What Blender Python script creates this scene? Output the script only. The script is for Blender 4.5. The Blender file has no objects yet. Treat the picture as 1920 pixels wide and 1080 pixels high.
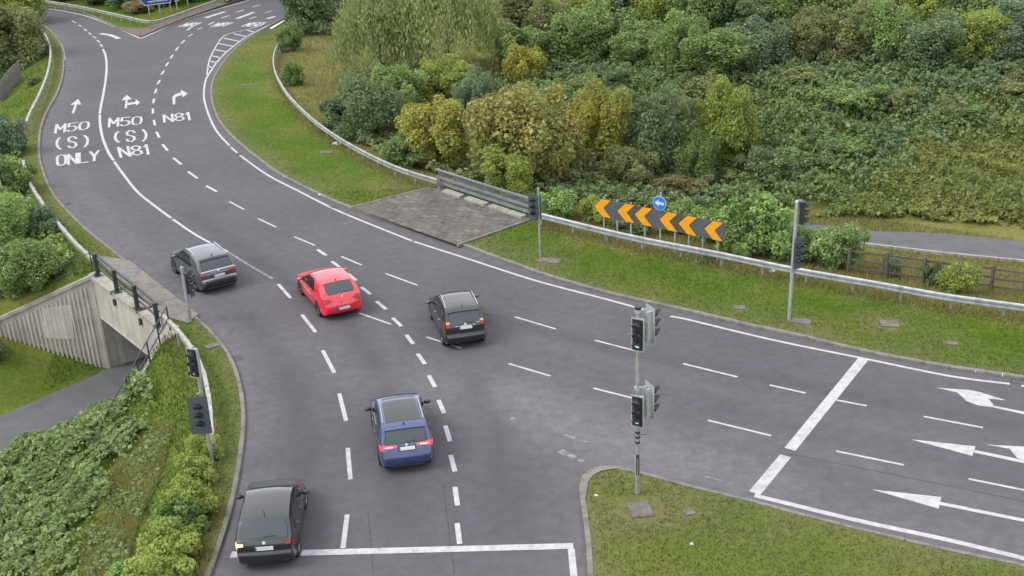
import bpy, bmesh, math, random
import numpy as np
from mathutils import Vector, Matrix, geometry
random.seed(7); rng = np.random.default_rng(7)
sc = bpy.context.scene
col = sc.collection

# ------------------------------------------------------------------ camera
F, PITCH, ROLL, CH = 2212.5, 0.405878, -0.042436, 20.5
fw = np.array([0, math.cos(PITCH), -math.sin(PITCH)])
_r = np.array([1., 0, 0]); _u = np.cross(_r, fw)
cr = math.cos(ROLL)*_r + math.sin(ROLL)*_u
cu = -math.sin(ROLL)*_r + math.cos(ROLL)*_u
CAM = np.array([0, 0, CH])
cam = bpy.data.cameras.new('camera'); camo = bpy.data.objects.new('camera', cam); col.objects.link(camo)
cam.sensor_width = 36; cam.lens = F*36/1920; cam.clip_end = 2000; cam.clip_start = .5
m = Matrix((( cr[0], cu[0], -fw[0], 0), (cr[1], cu[1], -fw[1], 0), (cr[2], cu[2], -fw[2], CH), (0, 0, 0, 1)))
camo.matrix_world = m
sc.camera = camo
# ------------------------------------------------------------------ world, sun, exposure
SUN_EL, SUN_AZ = math.radians(52), math.radians(255)
w = bpy.data.worlds.new('World'); sc.world = w; w.use_nodes = True
nt = w.node_tree; nt.nodes.clear()
sky = nt.nodes.new('ShaderNodeTexSky'); sky.sky_type = 'NISHITA'; sky.sun_disc = False
sky.sun_elevation = SUN_EL; sky.sun_rotation = SUN_AZ; sky.dust_density = 3; sky.air_density = 1
hs = nt.nodes.new('ShaderNodeHueSaturation'); hs.inputs['Saturation'].default_value = .30
bg = nt.nodes.new('ShaderNodeBackground'); bg.inputs['Strength'].default_value = .15
wo = nt.nodes.new('ShaderNodeOutputWorld')
mx = nt.nodes.new('ShaderNodeMix'); mx.data_type = 'RGBA'; mx.inputs[0].default_value = .82; mx.inputs[7].default_value = (6.9, 7.0, 7.35, 1)   # even cloud layer over the clear sky
nt.links.new(sky.outputs[0], hs.inputs['Color']); nt.links.new(hs.outputs[0], mx.inputs[6]); nt.links.new(mx.outputs[2], bg.inputs[0]); nt.links.new(bg.outputs[0], wo.inputs[0])
sl = bpy.data.lights.new('sun', 'SUN'); sl.energy = 1.25; sl.angle = math.radians(26); sl.color = (1, .96, .9)
so = bpy.data.objects.new('sun', sl); col.objects.link(so)
so.rotation_euler = (math.pi/2 - SUN_EL, 0, math.pi - SUN_AZ)
so.location = (0, 0, 60)
vs = sc.view_settings
vs.view_transform = 'Standard'; vs.look = 'None'; vs.gamma = 1; vs.use_curve_mapping = False
vs.exposure = 0.92
sc.cycles.max_bounces = 6; sc.cycles.diffuse_bounces = 3; sc.cycles.glossy_bounces = 2
sc.cycles.transmission_bounces = 2; sc.cycles.transparent_max_bounces = 4

# ------------------------------------------------------------------ pixel -> world helpers (photo pixels, 1920x1080)
def ray(x, y):
    d = fw*F + cr*(x-960) - cu*(y-540); return d/np.linalg.norm(d)
def G(x, y, z=0.):
    d = ray(x, y); return CAM + d*((z-CH)/d[2])
def G2(pts, z=0.):
    return np.array([G(x, y, z)[:2] for x, y in pts])
def proj(P):
    d = np.asarray(P, float)-CAM; Z = d@fw
    return np.array([960+F*(d@cr)/Z, 540-F*(d@cu)/Z])
def zpole(B, ypix):                       # height above base B at which a vertical shows at row ypix
    lo, hi = -2., 14.
    for _ in range(40):
        mid = (lo+hi)/2
        if proj(np.array(B)+[0, 0, mid])[1] > ypix: lo = mid
        else: hi = mid
    return lo
def smooth(pts, step=.6):                 # Catmull-Rom resample
    P = np.asarray(pts, float); n = len(P)
    Q = np.vstack([2*P[0]-P[1], P, 2*P[-1]-P[-2]]); out = []
    for i in range(n-1):
        a, b, c, d = Q[i:i+4]; L = np.linalg.norm(c-b); k = max(1, int(L/step))
        for j in range(k):
            t = j/k
            out.append(.5*((2*b)+(c-a)*t+(2*a-5*b+4*c-d)*t*t+(3*b-a-3*c+d)*t**3))
    out.append(P[-1]); return np.array(out)
def resample(P, step):
    P = np.asarray(P, float); s = np.r_[0, np.cumsum(np.linalg.norm(np.diff(P, axis=0), axis=1))]
    n = max(1, int(round(s[-1]/step))); t = np.linspace(0, s[-1], n+1)
    return np.stack([np.interp(t, s, P[:, i]) for i in range(P.shape[1])], 1)
def normals2(P):                          # left-hand normals
    T = np.gradient(P[:, :2], axis=0); T /= np.linalg.norm(T, axis=1)[:, None]+1e-9
    return np.stack([-T[:, 1], T[:, 0]], 1)
def dist_poly(X, P):                      # distance of many points to polyline
    X = np.atleast_2d(X); best = np.full(len(X), 1e9)
    for a, b in zip(P[:-1, :2], P[1:, :2]):
        ab = b-a; t = np.clip(((X-a)@ab)/(ab@ab+1e-12), 0, 1)
        best = np.minimum(best, np.linalg.norm(X-(a+t[:, None]*ab), axis=1))
    return best
def inside(X, P):
    X = np.atleast_2d(X); x, y = X[:, 0], X[:, 1]; r = np.zeros(len(X), bool)
    px, py = P[:, 0], P[:, 1]; j = len(P)-1
    for i in range(len(P)):
        if py[i] != py[j]:
            c = ((py[i] > y) != (py[j] > y)) & (x < (px[j]-px[i])*(y-py[i])/(py[j]-py[i])+px[i])
            r ^= c
        j = i
    return r

# ------------------------------------------------------------------ materials
def newmat(name):
    mt = bpy.data.materials.new(name); mt.use_nodes = True; n = mt.node_tree
    b = n.nodes['Principled BSDF']; return mt, n, b
def ramp(n, fac, stops):
    r = n.nodes.new('ShaderNodeValToRGB'); e = r.color_ramp.elements
    while len(e) < len(stops): e.new(.5)
    for k, (p, c) in enumerate(stops):
        e[k].position = p; e[k].color = (*c, 1) if len(c) == 3 else c
    n.links.new(fac, r.inputs[0]); return r.outputs[0]
def noise(n, scale, detail=4, coord='Object', rough=.55, dim=None):
    tc = n.nodes.new('ShaderNodeTexCoord'); t = n.nodes.new('ShaderNodeTexNoise')
    t.inputs['Scale'].default_value = scale; t.inputs['Detail'].default_value = detail; t.inputs['Roughness'].default_value = rough
    n.links.new(tc.outputs[coord], t.inputs['Vector']); return t.outputs[0]
def mixc(n, f, a, b, typ='MIX'):
    x = n.nodes.new('ShaderNodeMix'); x.data_type = 'RGBA'; x.blend_type = typ
    for s, v in ((x.inputs[0], f), (x.inputs[6], a), (x.inputs[7], b)):
        if hasattr(v, 'links'): n.links.new(v, s)
        else: s.default_value = v if not isinstance(v, tuple) else (*v, 1)
    return x.outputs[2]
def bump(n, b, h, strength=.3, dist=.02):
    x = n.nodes.new('ShaderNodeBump'); x.inputs['Strength'].default_value = strength; x.inputs['Distance'].default_value = dist
    n.links.new(h, x.inputs['Height']); n.links.new(x.outputs[0], b.inputs['Normal'])
def math_(n, op, a, b_=0., clamp=False):
    x = n.nodes.new('ShaderNodeMath'); x.operation = op; x.use_clamp = clamp
    for s, v in zip(x.inputs, (a, b_)):
        if hasattr(v, 'links'): n.links.new(v, s)
        else: s.default_value = v
    return x.outputs[0]
AK = .77
def simple(name, c, rough=.6, metal=0., var=.25, scale=6., spec=.5, bmp=0., emit=None, coat=0., detail=4):
    mt, n, b = newmat(name)
    if not emit: c = tuple(v*AK for v in c)
    lo = tuple(v*(1-var) for v in c); hi = tuple(min(1, v*(1+var)) for v in c)
    if var: n.links.new(ramp(n, noise(n, scale, detail), [(.3, lo), (.7, hi)]), b.inputs['Base Color'])
    else: b.inputs['Base Color'].default_value = (*c, 1)
    b.inputs['Roughness'].default_value = rough; b.inputs['Metallic'].default_value = metal
    b.inputs['Specular IOR Level'].default_value = spec
    if coat: b.inputs['Coat Weight'].default_value = coat; b.inputs['Coat Roughness'].default_value = .06
    if bmp: bump(n, b, noise(n, scale*6), bmp, .02)
    if emit: b.inputs['Emission Color'].default_value = (*emit[0], 1); b.inputs['Emission Strength'].default_value = emit[1]
    return mt
def attr(n, name):
    a = n.nodes.new('ShaderNodeAttribute'); a.attribute_name = name; return a.outputs['Fac']
M = {}
def asphalt():
    mt, n, b = newmat('asphalt')
    big = noise(n, .18, 5, rough=.6); fine = noise(n, 45, 3); mid = noise(n, 2.2, 6, rough=.7)
    c = ramp(n, big, [(.3, (.071, .0675, .0765)), (.7, (.087, .083, .0925))])
    c = mixc(n, math_(n, 'MULTIPLY', attr(n, 'wear'), math_(n, 'ADD', math_(n, 'MULTIPLY', mid, 1.1), .25), True), c, (.126, .122, .127))
    c = mixc(n, math_(n, 'MULTIPLY', attr(n, 'dark'), math_(n, 'ADD', mid, .3), True), c, (.050, .048, .054))
    c = mixc(n, .55, c, ramp(n, mid, [(.3, (.72, .72, .72)), (.7, (1.22, 1.22, 1.22))]), 'MULTIPLY')
    c = mixc(n, .6, c, ramp(n, fine, [(.35, (.78, .78, .78)), (.65, (1.25, 1.25, 1.25))]), 'MULTIPLY')
    # streaks worn along the approach lanes and thin sealed cracks
    tc = n.nodes.new('ShaderNodeTexCoord'); vo = n.nodes.new('ShaderNodeTexVoronoi'); vo.feature = 'DISTANCE_TO_EDGE'; vo.inputs['Scale'].default_value = .13
    wn = n.nodes.new('ShaderNodeTexNoise'); wn.inputs['Scale'].default_value = .6
    mp = n.nodes.new('ShaderNodeVectorMath'); mp.operation = 'ADD'
    n.links.new(tc.outputs['Object'], wn.inputs['Vector']); n.links.new(tc.outputs['Object'], mp.inputs[0]); n.links.new(wn.outputs['Color'], mp.inputs[1]); n.links.new(mp.outputs[0], vo.inputs['Vector'])
    ck = math_(n, 'MULTIPLY', math_(n, 'LESS_THAN', vo.outputs['Distance'], .0022), .0)
    n.links.new(mixc(n, ck, c, (.06, .06, .065)), b.inputs['Base Color'])
    b.inputs['Roughness'].default_value = .9; b.inputs['Specular IOR Level'].default_value = .2
    bump(n, b, fine, .35, .01); return mt
M['asphalt'] = asphalt()
def paint():
    mt, n, b = newmat('road_paint')
    a = noise(n, 3, 6, rough=.7); f = noise(n, 40, 3)
    c = ramp(n, a, [(.24, (.13, .13, .14)), (.38, (.28, .285, .295)), (.56, (.37, .375, .385)), (.8, (.43, .435, .445))])
    c = mixc(n, .5, c, ramp(n, f, [(.3, (.72, .72, .72)), (.55, (1, 1, 1))]), 'MULTIPLY')
    n.links.new(c, b.inputs['Base Color']); b.inputs['Roughness'].default_value = .7; return mt
M['paint'] = paint()
M['paint_worn'] = simple('worn_road_paint', (.20, .20, .21), .8, var=.5, scale=5)
def ground():
    mt, n, b = newmat('grass_ground')
    a = noise(n, .22, 5); f = noise(n, 5, 6, rough=.75); g = noise(n, 28, 4)
    c = ramp(n, a, [(.30, (.046, .092, .008)), (.5, (.062, .108, .009)), (.68, (.100, .112, .020))])
    dry = ramp(n, noise(n, .06, 4), [(.3, (.13, .135, .045)), (.7, (.20, .165, .070))])
    c = mixc(n, math_(n, 'MULTIPLY', attr(n, 'dry'), math_(n, 'ADD', a, .35), True), c, dry)
    c = mixc(n, math_(n, 'MULTIPLY', attr(n, 'bare'), math_(n, 'ADD', math_(n, 'MULTIPLY', f, 1.6), -.1), True), c, (.135, .105, .072))
    c = mixc(n, math_(n, 'MULTIPLY', ramp(n, noise(n, .55, 6, rough=.7), [(.52, (0, 0, 0)), (.68, (1, 1, 1))]), .45), c, (.115, .100, .040))
    c = mixc(n, .8, c, ramp(n, f, [(.3, (.62, .62, .62)), (.7, (1.4, 1.4, 1.3))]), 'MULTIPLY')
    c = mixc(n, .7, c, ramp(n, g, [(.3, (.65, .65, .65)), (.7, (1.3, 1.3, 1.3))]), 'MULTIPLY')
    n.links.new(c, b.inputs['Base Color']); b.inputs['Roughness'].default_value = .95; b.inputs['Specular IOR Level'].default_value = .1
    bump(n, b, g, .8, .05); return mt
M['ground'] = ground()
def leafmat(name, cols, trans=.35, gain=2.35, patch=None, spec=.18):
    mt, n, b = newmat(name)
    ge = n.nodes.new('ShaderNodeNewGeometry'); oi = n.nodes.new('ShaderNodeObjectInfo')
    k = len(cols); cols = [tuple(v*gain for v in c) for c in cols]
    fac = math_(n, 'ADD', math_(n, 'MULTIPLY', ge.outputs['Random Per Island'], .5), math_(n, 'MULTIPLY', noise(n, .8, 4), .55), True)
    c = ramp(n, fac, [(.14+.76*i/(k-1), q) for i, q in enumerate(cols)])
    if patch:                                             # other species growing through in patches
        for sc_, th, pc in patch:
            f = n.nodes.new('ShaderNodeMapRange'); f.inputs[1].default_value = th; f.inputs[2].default_value = th+.12
            n.links.new(noise(n, sc_, 5, rough=.65), f.inputs[0])
            c = mixc(n, math_(n, 'MULTIPLY', f.outputs[0], math_(n, 'ADD', math_(n, 'MULTIPLY', ge.outputs['Random Per Island'], .5), .4), True), c, tuple(v*gain for v in pc))
    h = n.nodes.new('ShaderNodeHueSaturation'); h.inputs['Saturation'].default_value = .96
    n.links.new(math_(n, 'ADD', math_(n, 'MULTIPLY', oi.outputs['Random'], .3), .85), h.inputs['Value'])
    n.links.new(c, h.inputs['Color']); n.links.new(h.outputs[0], b.inputs['Base Color'])
    b.inputs['Roughness'].default_value = .6; b.inputs['Specular IOR Level'].default_value = spec
    tr = n.nodes.new('ShaderNodeBsdfTranslucent'); n.links.new(h.outputs[0], tr.inputs[0])
    ms = n.nodes.new('ShaderNodeMixShader'); ms.inputs[0].default_value = trans
    n.links.new(b.outputs[0], ms.inputs[1]); n.links.new(tr.outputs[0], ms.inputs[2])
    n.links.new(ms.outputs[0], n.nodes['Material Output'].inputs[0]); return mt
LEAF = {
 'green':  leafmat('green_leaves', [(.042,.068,.022),(.065,.100,.030),(.090,.125,.038),(.120,.145,.054)], patch=[(.5,.55,(.095,.11,.034))]),
 'bright': leafmat('bright_green_leaves', [(.045,.078,.022),(.070,.115,.028),(.095,.145,.040),(.130,.170,.058)]),
 'dark':   leafmat('dark_green_leaves', [(.034,.050,.026),(.050,.076,.034),(.070,.096,.042),(.092,.112,.052)], gain=2.35, patch=[(.45,.52,(.075,.092,.034)),(.9,.6,(.08,.07,.045))]),
 'blue':   leafmat('blue_green_leaves', [(.038,.058,.034),(.056,.082,.046),(.074,.102,.056),(.10,.12,.068)], patch=[(.45,.52,(.075,.1,.038))]),
 'yellow': leafmat('yellow_green_leaves', [(.075,.085,.018),(.115,.122,.022),(.155,.150,.026),(.18,.165,.035)], patch=[(.4,.52,(.088,.108,.024))]),
 'autumn': leafmat('yellow_orange_leaves', [(.075,.080,.026),(.105,.105,.030),(.132,.120,.034),(.160,.122,.046)], patch=[(.28,.42,(.085,.102,.028))]),
 'lime':   leafmat('lime_leaves', [(.070,.092,.020),(.098,.125,.024),(.125,.152,.030),(.155,.170,.042)], patch=[(.5,.58,(.072,.105,.028))]),
 'olive':  leafmat('olive_leaves', [(.055,.068,.028),(.080,.094,.036),(.105,.115,.044),(.135,.135,.058)], patch=[(.45,.55,(.07,.10,.032)),(.8,.62,(.11,.085,.05))]),
 'willow': leafmat('willow_leaves', [(.062,.080,.032),(.086,.105,.038),(.110,.128,.046),(.14,.15,.06)]),
 'bramble':leafmat('bramble_leaves', [(.058,.066,.036),(.062,.090,.036),(.080,.116,.044),(.115,.145,.06)], patch=[(.12,.5,(.10,.118,.035)),(.22,.54,(.058,.090,.055)),(.4,.66,(.105,.088,.052))]),
 'brown':  leafmat('brown_leaves', [(.06,.05,.028),(.085,.07,.036),(.10,.09,.04),(.12,.11,.05)]),
}
M['bark'] = simple('bark', (.10, .08, .06), .9, var=.4, scale=8)
M['galv'] = simple('galvanised_steel', (.43, .46, .48), .45, .35, var=.22, scale=3)
M['galv_dull'] = simple('dull_galvanised_steel', (.33, .345, .34), .55, .25, var=.3, scale=3)
M['beam_left'] = simple('weathered_rail_steel', (.36, .355, .33), .65, .15, var=.35, scale=3)
M['parapet'] = simple('parapet_steel', (.24, .26, .28), .5, .3, var=.25, scale=4)
M['rail_dark'] = simple('dark_painted_railing', (.045, .05, .055), .5, .2, var=.2)
def concrete(name, c, var=.22):
    mt, n, b = newmat(name); c = tuple(v*AK for v in c)
    a = noise(n, 1.1, 6, rough=.7); f = noise(n, 18, 4)
    cc = ramp(n, a, [(.28, tuple(v*(1-var*1.4) for v in c)), (.5, c), (.75, tuple(v*(1+var*.6) for v in c))])
    tc = n.nodes.new('ShaderNodeTexCoord'); mp = n.nodes.new('ShaderNodeMapping'); mp.inputs['Scale'].default_value = (4, 4, .35); st = n.nodes.new('ShaderNodeTexNoise'); st.inputs['Scale'].default_value = 1.; st.inputs['Detail'].default_value = 5
    n.links.new(tc.outputs['Object'], mp.inputs[0]); n.links.new(mp.outputs[0], st.inputs['Vector'])      # rain streaks
    cc = mixc(n, .75, cc, ramp(n, st.outputs[0], [(.3, (.74, .74, .70)), (.6, (1.05, 1.05, 1.05))]), 'MULTIPLY')
    cc = mixc(n, .5, cc, ramp(n, f, [(.3, (.75, .75, .75)), (.65, (1.15, 1.15, 1.15))]), 'MULTIPLY')
    n.links.new(cc, b.inputs['Base Color']); b.inputs['Roughness'].default_value = .9; b.inputs['Specular IOR Level'].default_value = .2
    bump(n, b, f, .3, .01); return mt
M['concrete'] = concrete('concrete', (.45, .42, .375))
M['concrete_light'] = concrete('light_concrete', (.52, .485, .44))
M['kerb'] = concrete('kerb_concrete', (.21, .20, .185), .3)
M['coping'] = concrete('coping_concrete', (.38, .36, .32), .3)
M['overpaint'] = concrete('overpainted_concrete', (.50, .49, .46), .1)
M['tunnel'] = concrete('tunnel_concrete', (.52, .52, .50))
M['footway'] = concrete('footway_surface', (.21, .195, .185), .3)
M['path'] = simple('path_asphalt', (.105, .104, .112), .9, var=.15, scale=1.2, bmp=.2)
SLK = .9
M['slab'] = [concrete('paving_stone_%s' % k, c, .28) for k, c in (('grey', (.135, .127, .117)), ('warm', (.145, .132, .116)), ('pale', (.172, .162, .148)), ('dull', (.122, .116, .107)))]
M['joint'] = simple('paving_joint_earth', (.10, .092, .078), .95, var=.4, scale=6)
M['timber'] = simple('weathered_timber', (.11, .095, .075), .9, var=.35, scale=6)
M['timber_grey'] = simple('grey_timber', (.20, .19, .175), .9, var=.3, scale=6)
M['black'] = simple('black_plastic', (.018, .018, .02), .5, var=.1)
M['head_grey'] = simple('signal_housing_grey', (.36, .385, .38), .55, var=.15)
M['board_dark'] = simple('signal_board_dark', (.075, .09, .11), .5, var=.15)
M['lens_off'] = simple('signal_lens_unlit', (.035, .035, .04), .2, var=0)
M['lens_green'] = simple('signal_lens_green', (.05, .5, .38), .3, var=0, emit=((.25, 1, .75), .45))
M['orange'] = simple('chevron_amber', (.78, .34, .006), .5, var=.06, scale=3)
M['board_grey'] = simple('chevron_board_grey', (.085, .09, .105), .55, var=.12, scale=3)
M['board_brown'] = simple('chevron_board_brown', (.075, .066, .052), .7, var=.25, scale=3)
M['edge_black'] = simple('chevron_edge_black', (.02, .02, .02), .6, var=0)
M['sign_blue'] = simple('sign_blue', (.02, .19, .70), .4, var=.05)
M['sign_navy'] = simple('sign_direction_blue', (.018, .07, .30), .4, var=.05)
M['sign_green'] = simple('sign_direction_green', (.02, .20, .10), .4, var=.05)
M['sign_white'] = simple('sign_white', (.62, .64, .64), .45, var=.05)
M['cover'] = simple('chamber_cover', (.125, .115, .105), .75, var=.3, scale=5)
M['cover_light'] = concrete('chamber_concrete', (.18, .16, .135), .35)
M['dirt'] = simple('dirty_frame', (.14, .12, .095), .95, var=.4, scale=5)
M['iron'] = simple('gully_iron', (.06, .06, .062), .7, var=.3)
M['litter'] = simple('litter_white', (.55, .55, .52), .7, var=.15)
M['seam'] = simple('bitumen_seam', (.055, .053, .058), .8, var=.3)
M['redtar'] = simple('red_tarmac', (.135, .095, .088), .9, var=.2, scale=2)
M['tyre'] = simple('tyre_rubber', (.018, .018, .019), .8, var=.2)
M['rim'] = simple('alloy_rim', (.45, .46, .47), .35, .6, var=.1)
M['rim_pale'] = simple('pale_wheel_trim', (.55, .56, .57), .4, .3, var=.1)
M['glass'] = simple('car_glass', (.022, .026, .03), .06, var=0, spec=.7)
M['glass_rear'] = simple('tinted_rear_glass', (.040, .052, .060), .12, var=0, spec=.6)
M['chrome'] = simple('chrome', (.55, .56, .58), .2, .8, var=0)
M['plate'] = simple('number_plate', (.62, .63, .6), .5, var=.05)
M['plate_ink'] = simple('plate_ink', (.05, .05, .06), .6, var=0)
M['plate_blue'] = simple('plate_band_blue', (.03, .08, .4), .5, var=0)
M['tail_red'] = simple('tail_light_red', (.36, .012, .016), .25, var=0)
M['tail_lit'] = simple('brake_light_lit', (.6, .02, .03), .3, var=0, emit=((1, .035, .05), 1.5))
M['tail_hot'] = simple('brake_light_core', (.9, .3, .3), .3, var=0, emit=((1, .30, .28), 2.2))
M['tail_clear'] = simple('tail_light_clear', (.5, .42, .36), .25, var=0)
M['indicator'] = simple('indicator_lit', (.9, .5, .2), .3, var=0, emit=((1, .55, .25), 1.8))
def carpaint(name, c, flake=.0, rough=.28):
    mt, n, b = newmat(name); c = tuple(v*.8 for v in c)
    d = ramp(n, noise(n, 2.2, 4), [(.3, tuple(v*.93 for v in c)), (.7, tuple(min(1, v*1.05) for v in c))])
    n.links.new(d, b.inputs['Base Color']); b.inputs['Roughness'].default_value = rough; b.inputs['Metallic'].default_value = flake
    b.inputs['Coat Weight'].default_value = 1; b.inputs['Coat Roughness'].default_value = .05; b.inputs['Coat IOR'].default_value = 1.5; return mt

# ------------------------------------------------------------------ mesh helpers
def link(name, me, mat=None, parent=None, smooth_=False):
    o = bpy.data.objects.new(name, me); col.objects.link(o)
    if mat is not None: me.materials.append(mat)
    if parent is not None: o.parent = parent
    if smooth_: me.polygons.foreach_set('use_smooth', [True]*len(me.polygons))
    return o
def raw(verts, faces):
    me = bpy.data.meshes.new('mesh'); me.from_pydata([tuple(map(float, v)) for v in verts], [], [tuple(f) for f in faces]); me.update(); return me
def tag(o, label=None, cat=None, group=None, kind=None):
    for k, v in (('label', label), ('category', cat), ('group', group), ('kind', kind)):
        if v: o[k] = v
    return o
def empty(name, loc, rz=0., label=None, cat=None, group=None):
    o = bpy.data.objects.new(name, None); col.objects.link(o); o.location = tuple(map(float, loc)); o.rotation_euler = (0, 0, rz)
    o.empty_display_size = .3; return tag(o, label, cat, group)
class MB:
    def __init__(s, o=(0, 0, 0)): s.v = []; s.f = []; s.o = np.array(o, float)
    def add(s, V, Fc):
        k = len(s.v); s.v += [np.asarray(q, float) for q in V]; s.f += [tuple(i+k for i in q) for q in Fc]; return s
    def box(s, c, size, R=None, bev=0.):
        c = np.array(c, float); h = np.array(size, float)/2
        V = np.array([[x, y, z] for x in (-1, 1) for y in (-1, 1) for z in (-1, 1)])*h
        if R is not None: V = V@np.array(R).T
        return s.add(V+c, [(0, 1, 3, 2), (4, 6, 7, 5), (0, 4, 5, 1), (2, 3, 7, 6), (0, 2, 6, 4), (1, 5, 7, 3)])
    def bar(s, a, b, w_, h_, up=(0, 0, 1)):
        a, b = np.array(a, float), np.array(b, float); d = b-a; L = np.linalg.norm(d); d /= L
        r = np.cross(d, up); r /= np.linalg.norm(r)+1e-9; u = np.cross(r, d)
        return s.box((a+b)/2, (L, w_, h_), np.stack([d, r, u], 1))
    def tube(s, P, r, n=8, caps=True):
        P = np.array(P, float); T = np.gradient(P, axis=0); T /= np.linalg.norm(T, axis=1)[:, None]
        rr = np.broadcast_to(np.array(r, float), (len(P),)); V = []
        ref = np.array([0, 0, 1.]) if abs(T[0][2]) < .9 else np.array([1., 0, 0])
        for p_, t_, q in zip(P, T, rr):
            a = np.cross(t_, ref); a /= np.linalg.norm(a); b = np.cross(t_, a)
            for k in range(n):
                an = 2*math.pi*k/n; V.append(p_+q*(math.cos(an)*a+math.sin(an)*b))
        Fc = [(i*n+k, i*n+(k+1) % n, (i+1)*n+(k+1) % n, (i+1)*n+k) for i in range(len(P)-1) for k in range(n)]
        if caps: Fc += [tuple(range(n-1, -1, -1)), tuple(range((len(P)-1)*n, len(P)*n))]
        return s.add(V, Fc)
    def loft(s, path, prof, closed=False):          # sweep profile [(side, z)] along 3D path, side = left normal
        P = np.array(path, float); N = normals2(P); n = len(prof); V = []
        for p_, q in zip(P, N):
            for a, z in prof: V.append((p_[0]+q[0]*a, p_[1]+q[1]*a, p_[2]+z))
        m_ = n if closed else n-1
        Fc = [(i*n+k, (i+1)*n+k, (i+1)*n+(k+1) % n, i*n+(k+1) % n) for i in range(len(P)-1) for k in range(m_)]
        if closed: Fc += [tuple(range(n)), tuple(range((len(P)-1)*n+n-1, (len(P)-1)*n-1, -1))]
        return s.add(V, Fc)
    def prism(s, pts, axis_fn):                     # pts 2D polygon, axis_fn(p, side) -> 3D
        n = len(pts); V = [axis_fn(q, 0) for q in pts]+[axis_fn(q, 1) for q in pts]
        return s.add(V, [tuple(range(n)), tuple(range(2*n-1, n-1, -1))]+[(k, n+k, n+(k+1) % n, (k+1) % n) for k in range(n)])
    def build(s, name, mat, parent=None, sm=False):
        me = raw([v-s.o for v in s.v], s.f)
        bm = bmesh.new(); bm.from_mesh(me); bmesh.ops.recalc_face_normals(bm, faces=bm.faces); bm.to_mesh(me); bm.free()
        o = link(name, me, mat, parent)
        if sm: shade(me)
        return o
def shade(me, ang=40):
    me.polygons.foreach_set('use_smooth', [True]*len(me.polygons))
    bm = bmesh.new(); bm.from_mesh(me); a = math.radians(ang)
    for e in bm.edges:
        if len(e.link_faces) == 2 and e.calc_face_angle(0) > a: e.smooth = False
    bm.to_mesh(me); bm.free()
def rot(a): return np.array([[math.cos(a), -math.sin(a), 0], [math.sin(a), math.cos(a), 0], [0, 0, 1]])

# ------------------------------------------------------------------ road outline (kerb faces), from photo pixels on the road plane
pKL = [(330,1240),(372,1130),(397,1080),(415,1030),(436,960),(452,880),(461,800),(458,745),(447,700),(430,662),(400,625),(367,594),(333,562),(293,533),(247,497),(213,471),(167,434),(133,401),(100,361),(80,310),(76,277),(80,240),(92,208),(110,175),(120,140),(121,110),(115,83),(100,63),(80,47),(53,37),(0,27),(-90,16)]
pKG = [(-90,-4),(0,5),(50,11),(100,15),(150,24),(190,40),(228,57),(258,68),(266,70),(276,65),(300,55),(350,34),(400,17),(467,-4),(540,-28)]
pKR = [(640,-22),(580,8),(523,40),(495,55),(467,71),(430,103),(405,137),(395,163),(395,187),(405,220),(423,247),(450,273),(483,300),(520,327),(567,352),(640,386),(750,423),(853,457),(933,487),(1023,519),(1140,553),(1280,584),(1380,608),(1513,637),(1613,661),(1747,687),(1920,713),(2200,757)]
pKI = [(2250,1150),(1920,1062),(1800,1038),(1680,1010),(1540,976),(1400,939),(1280,910),(1200,888),(1160,878),(1130,877),(1105,883),(1089,896),(1085,912),(1090,955),(1097,1005),(1102,1080),(1108,1180),(1112,1260)]
KL, KG, KR, KI = [smooth(G2(q), .55) for q in (pKL, pKG, pKR, pKI)]
def inset(P, d):
    return P+normals2(P)*d
ROAD = np.vstack([KL, KG, KR, KI])
KW = .14
# outward = left of travel for every piece of the loop
OUT = np.vstack([inset(q, KW) for q in (KL, KG, KR, KI)])

# guard rail lines (beam pixels at beam height)
BZ = .68
gL1 = smooth(G2([(-40,2),(15,24),(52,40),(75,55),(90,75),(95,100),(90,135),(75,175),(55,215),(46,240)], BZ), 1.)
gL2 = smooth(G2([(44,303),(52,335),(75,375),(110,420),(140,455),(172,486)], BZ), 1.)
gL3 = smooth(G2([(306,594),(325,612),(348,638),(368,668),(382,700),(391,740),(396,800),(398,860),(394,930),(380,1000),(355,1085),(325,1180)], BZ), 1.)
gR1 = smooth(G2([(540,62),(523,84),(514,105),(515,130),(528,160),(550,190),(590,228),(640,263),(700,296),(760,322),(820,340)], BZ), 1.)
gR2 = smooth(G2([(1012,404),(1100,426),(1200,449),(1350,478),(1490,507),(1640,533),(1780,558),(1920,577),(2150,612)], BZ), 1.)
gGo = smooth(G2([(-60,-12),(60,0),(130,10),(180,20),(230,31),(265,39),(283,42),(300,39),(330,29),(360,18),(400,4),(450,-16)], BZ), 1.)
# underpass frame
A = np.array([-19.40, 50.85]); U = np.array([.62, -.785]); U /= np.linalg.norm(U); N = np.array([U[1], -U[0]])   # N points out of the mouth
HWL = 8.3                                            # head wall length
Wl = np.array([-24.3, 51.15]); Br = A+U*HWL; Wr = Br+np.array([-.24, -.97])*4.7
LEFT = np.vstack([gL3[::-1], Br, A, gL2[::-1], gL1[::-1]])     # bottom -> top edge of plateau
LEFT_POLY = np.vstack([LEFT, [[-260, 150], [-260, 5], [-30, 5]]])
PAR0, PAR1 = G2([(822,352)], .1)[0], G2([(1003,412)], .1)[0]
RIGHT = np.vstack([gR1, PAR0, PAR1, gR2])
RIGHT_POLY = np.vstack([RIGHT, [[120, 12], [260, 12], [260, 300], [-30, 300], [-30, 130]]])
GORE_POLY = np.vstack([gGo, [[-20, 300], [-200, 300]]])
PLOW = -4.65
pathL0, pathL1 = A+U*.15, G(0, 782, PLOW)[:2]
pathR0, pathR1 = A+U*3.2, G(0, 853, PLOW)[:2]
dpl = (pathL1-pathL0)/np.linalg.norm(pathL1-pathL0); nl = np.array([dpl[1], -dpl[0]])
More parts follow.
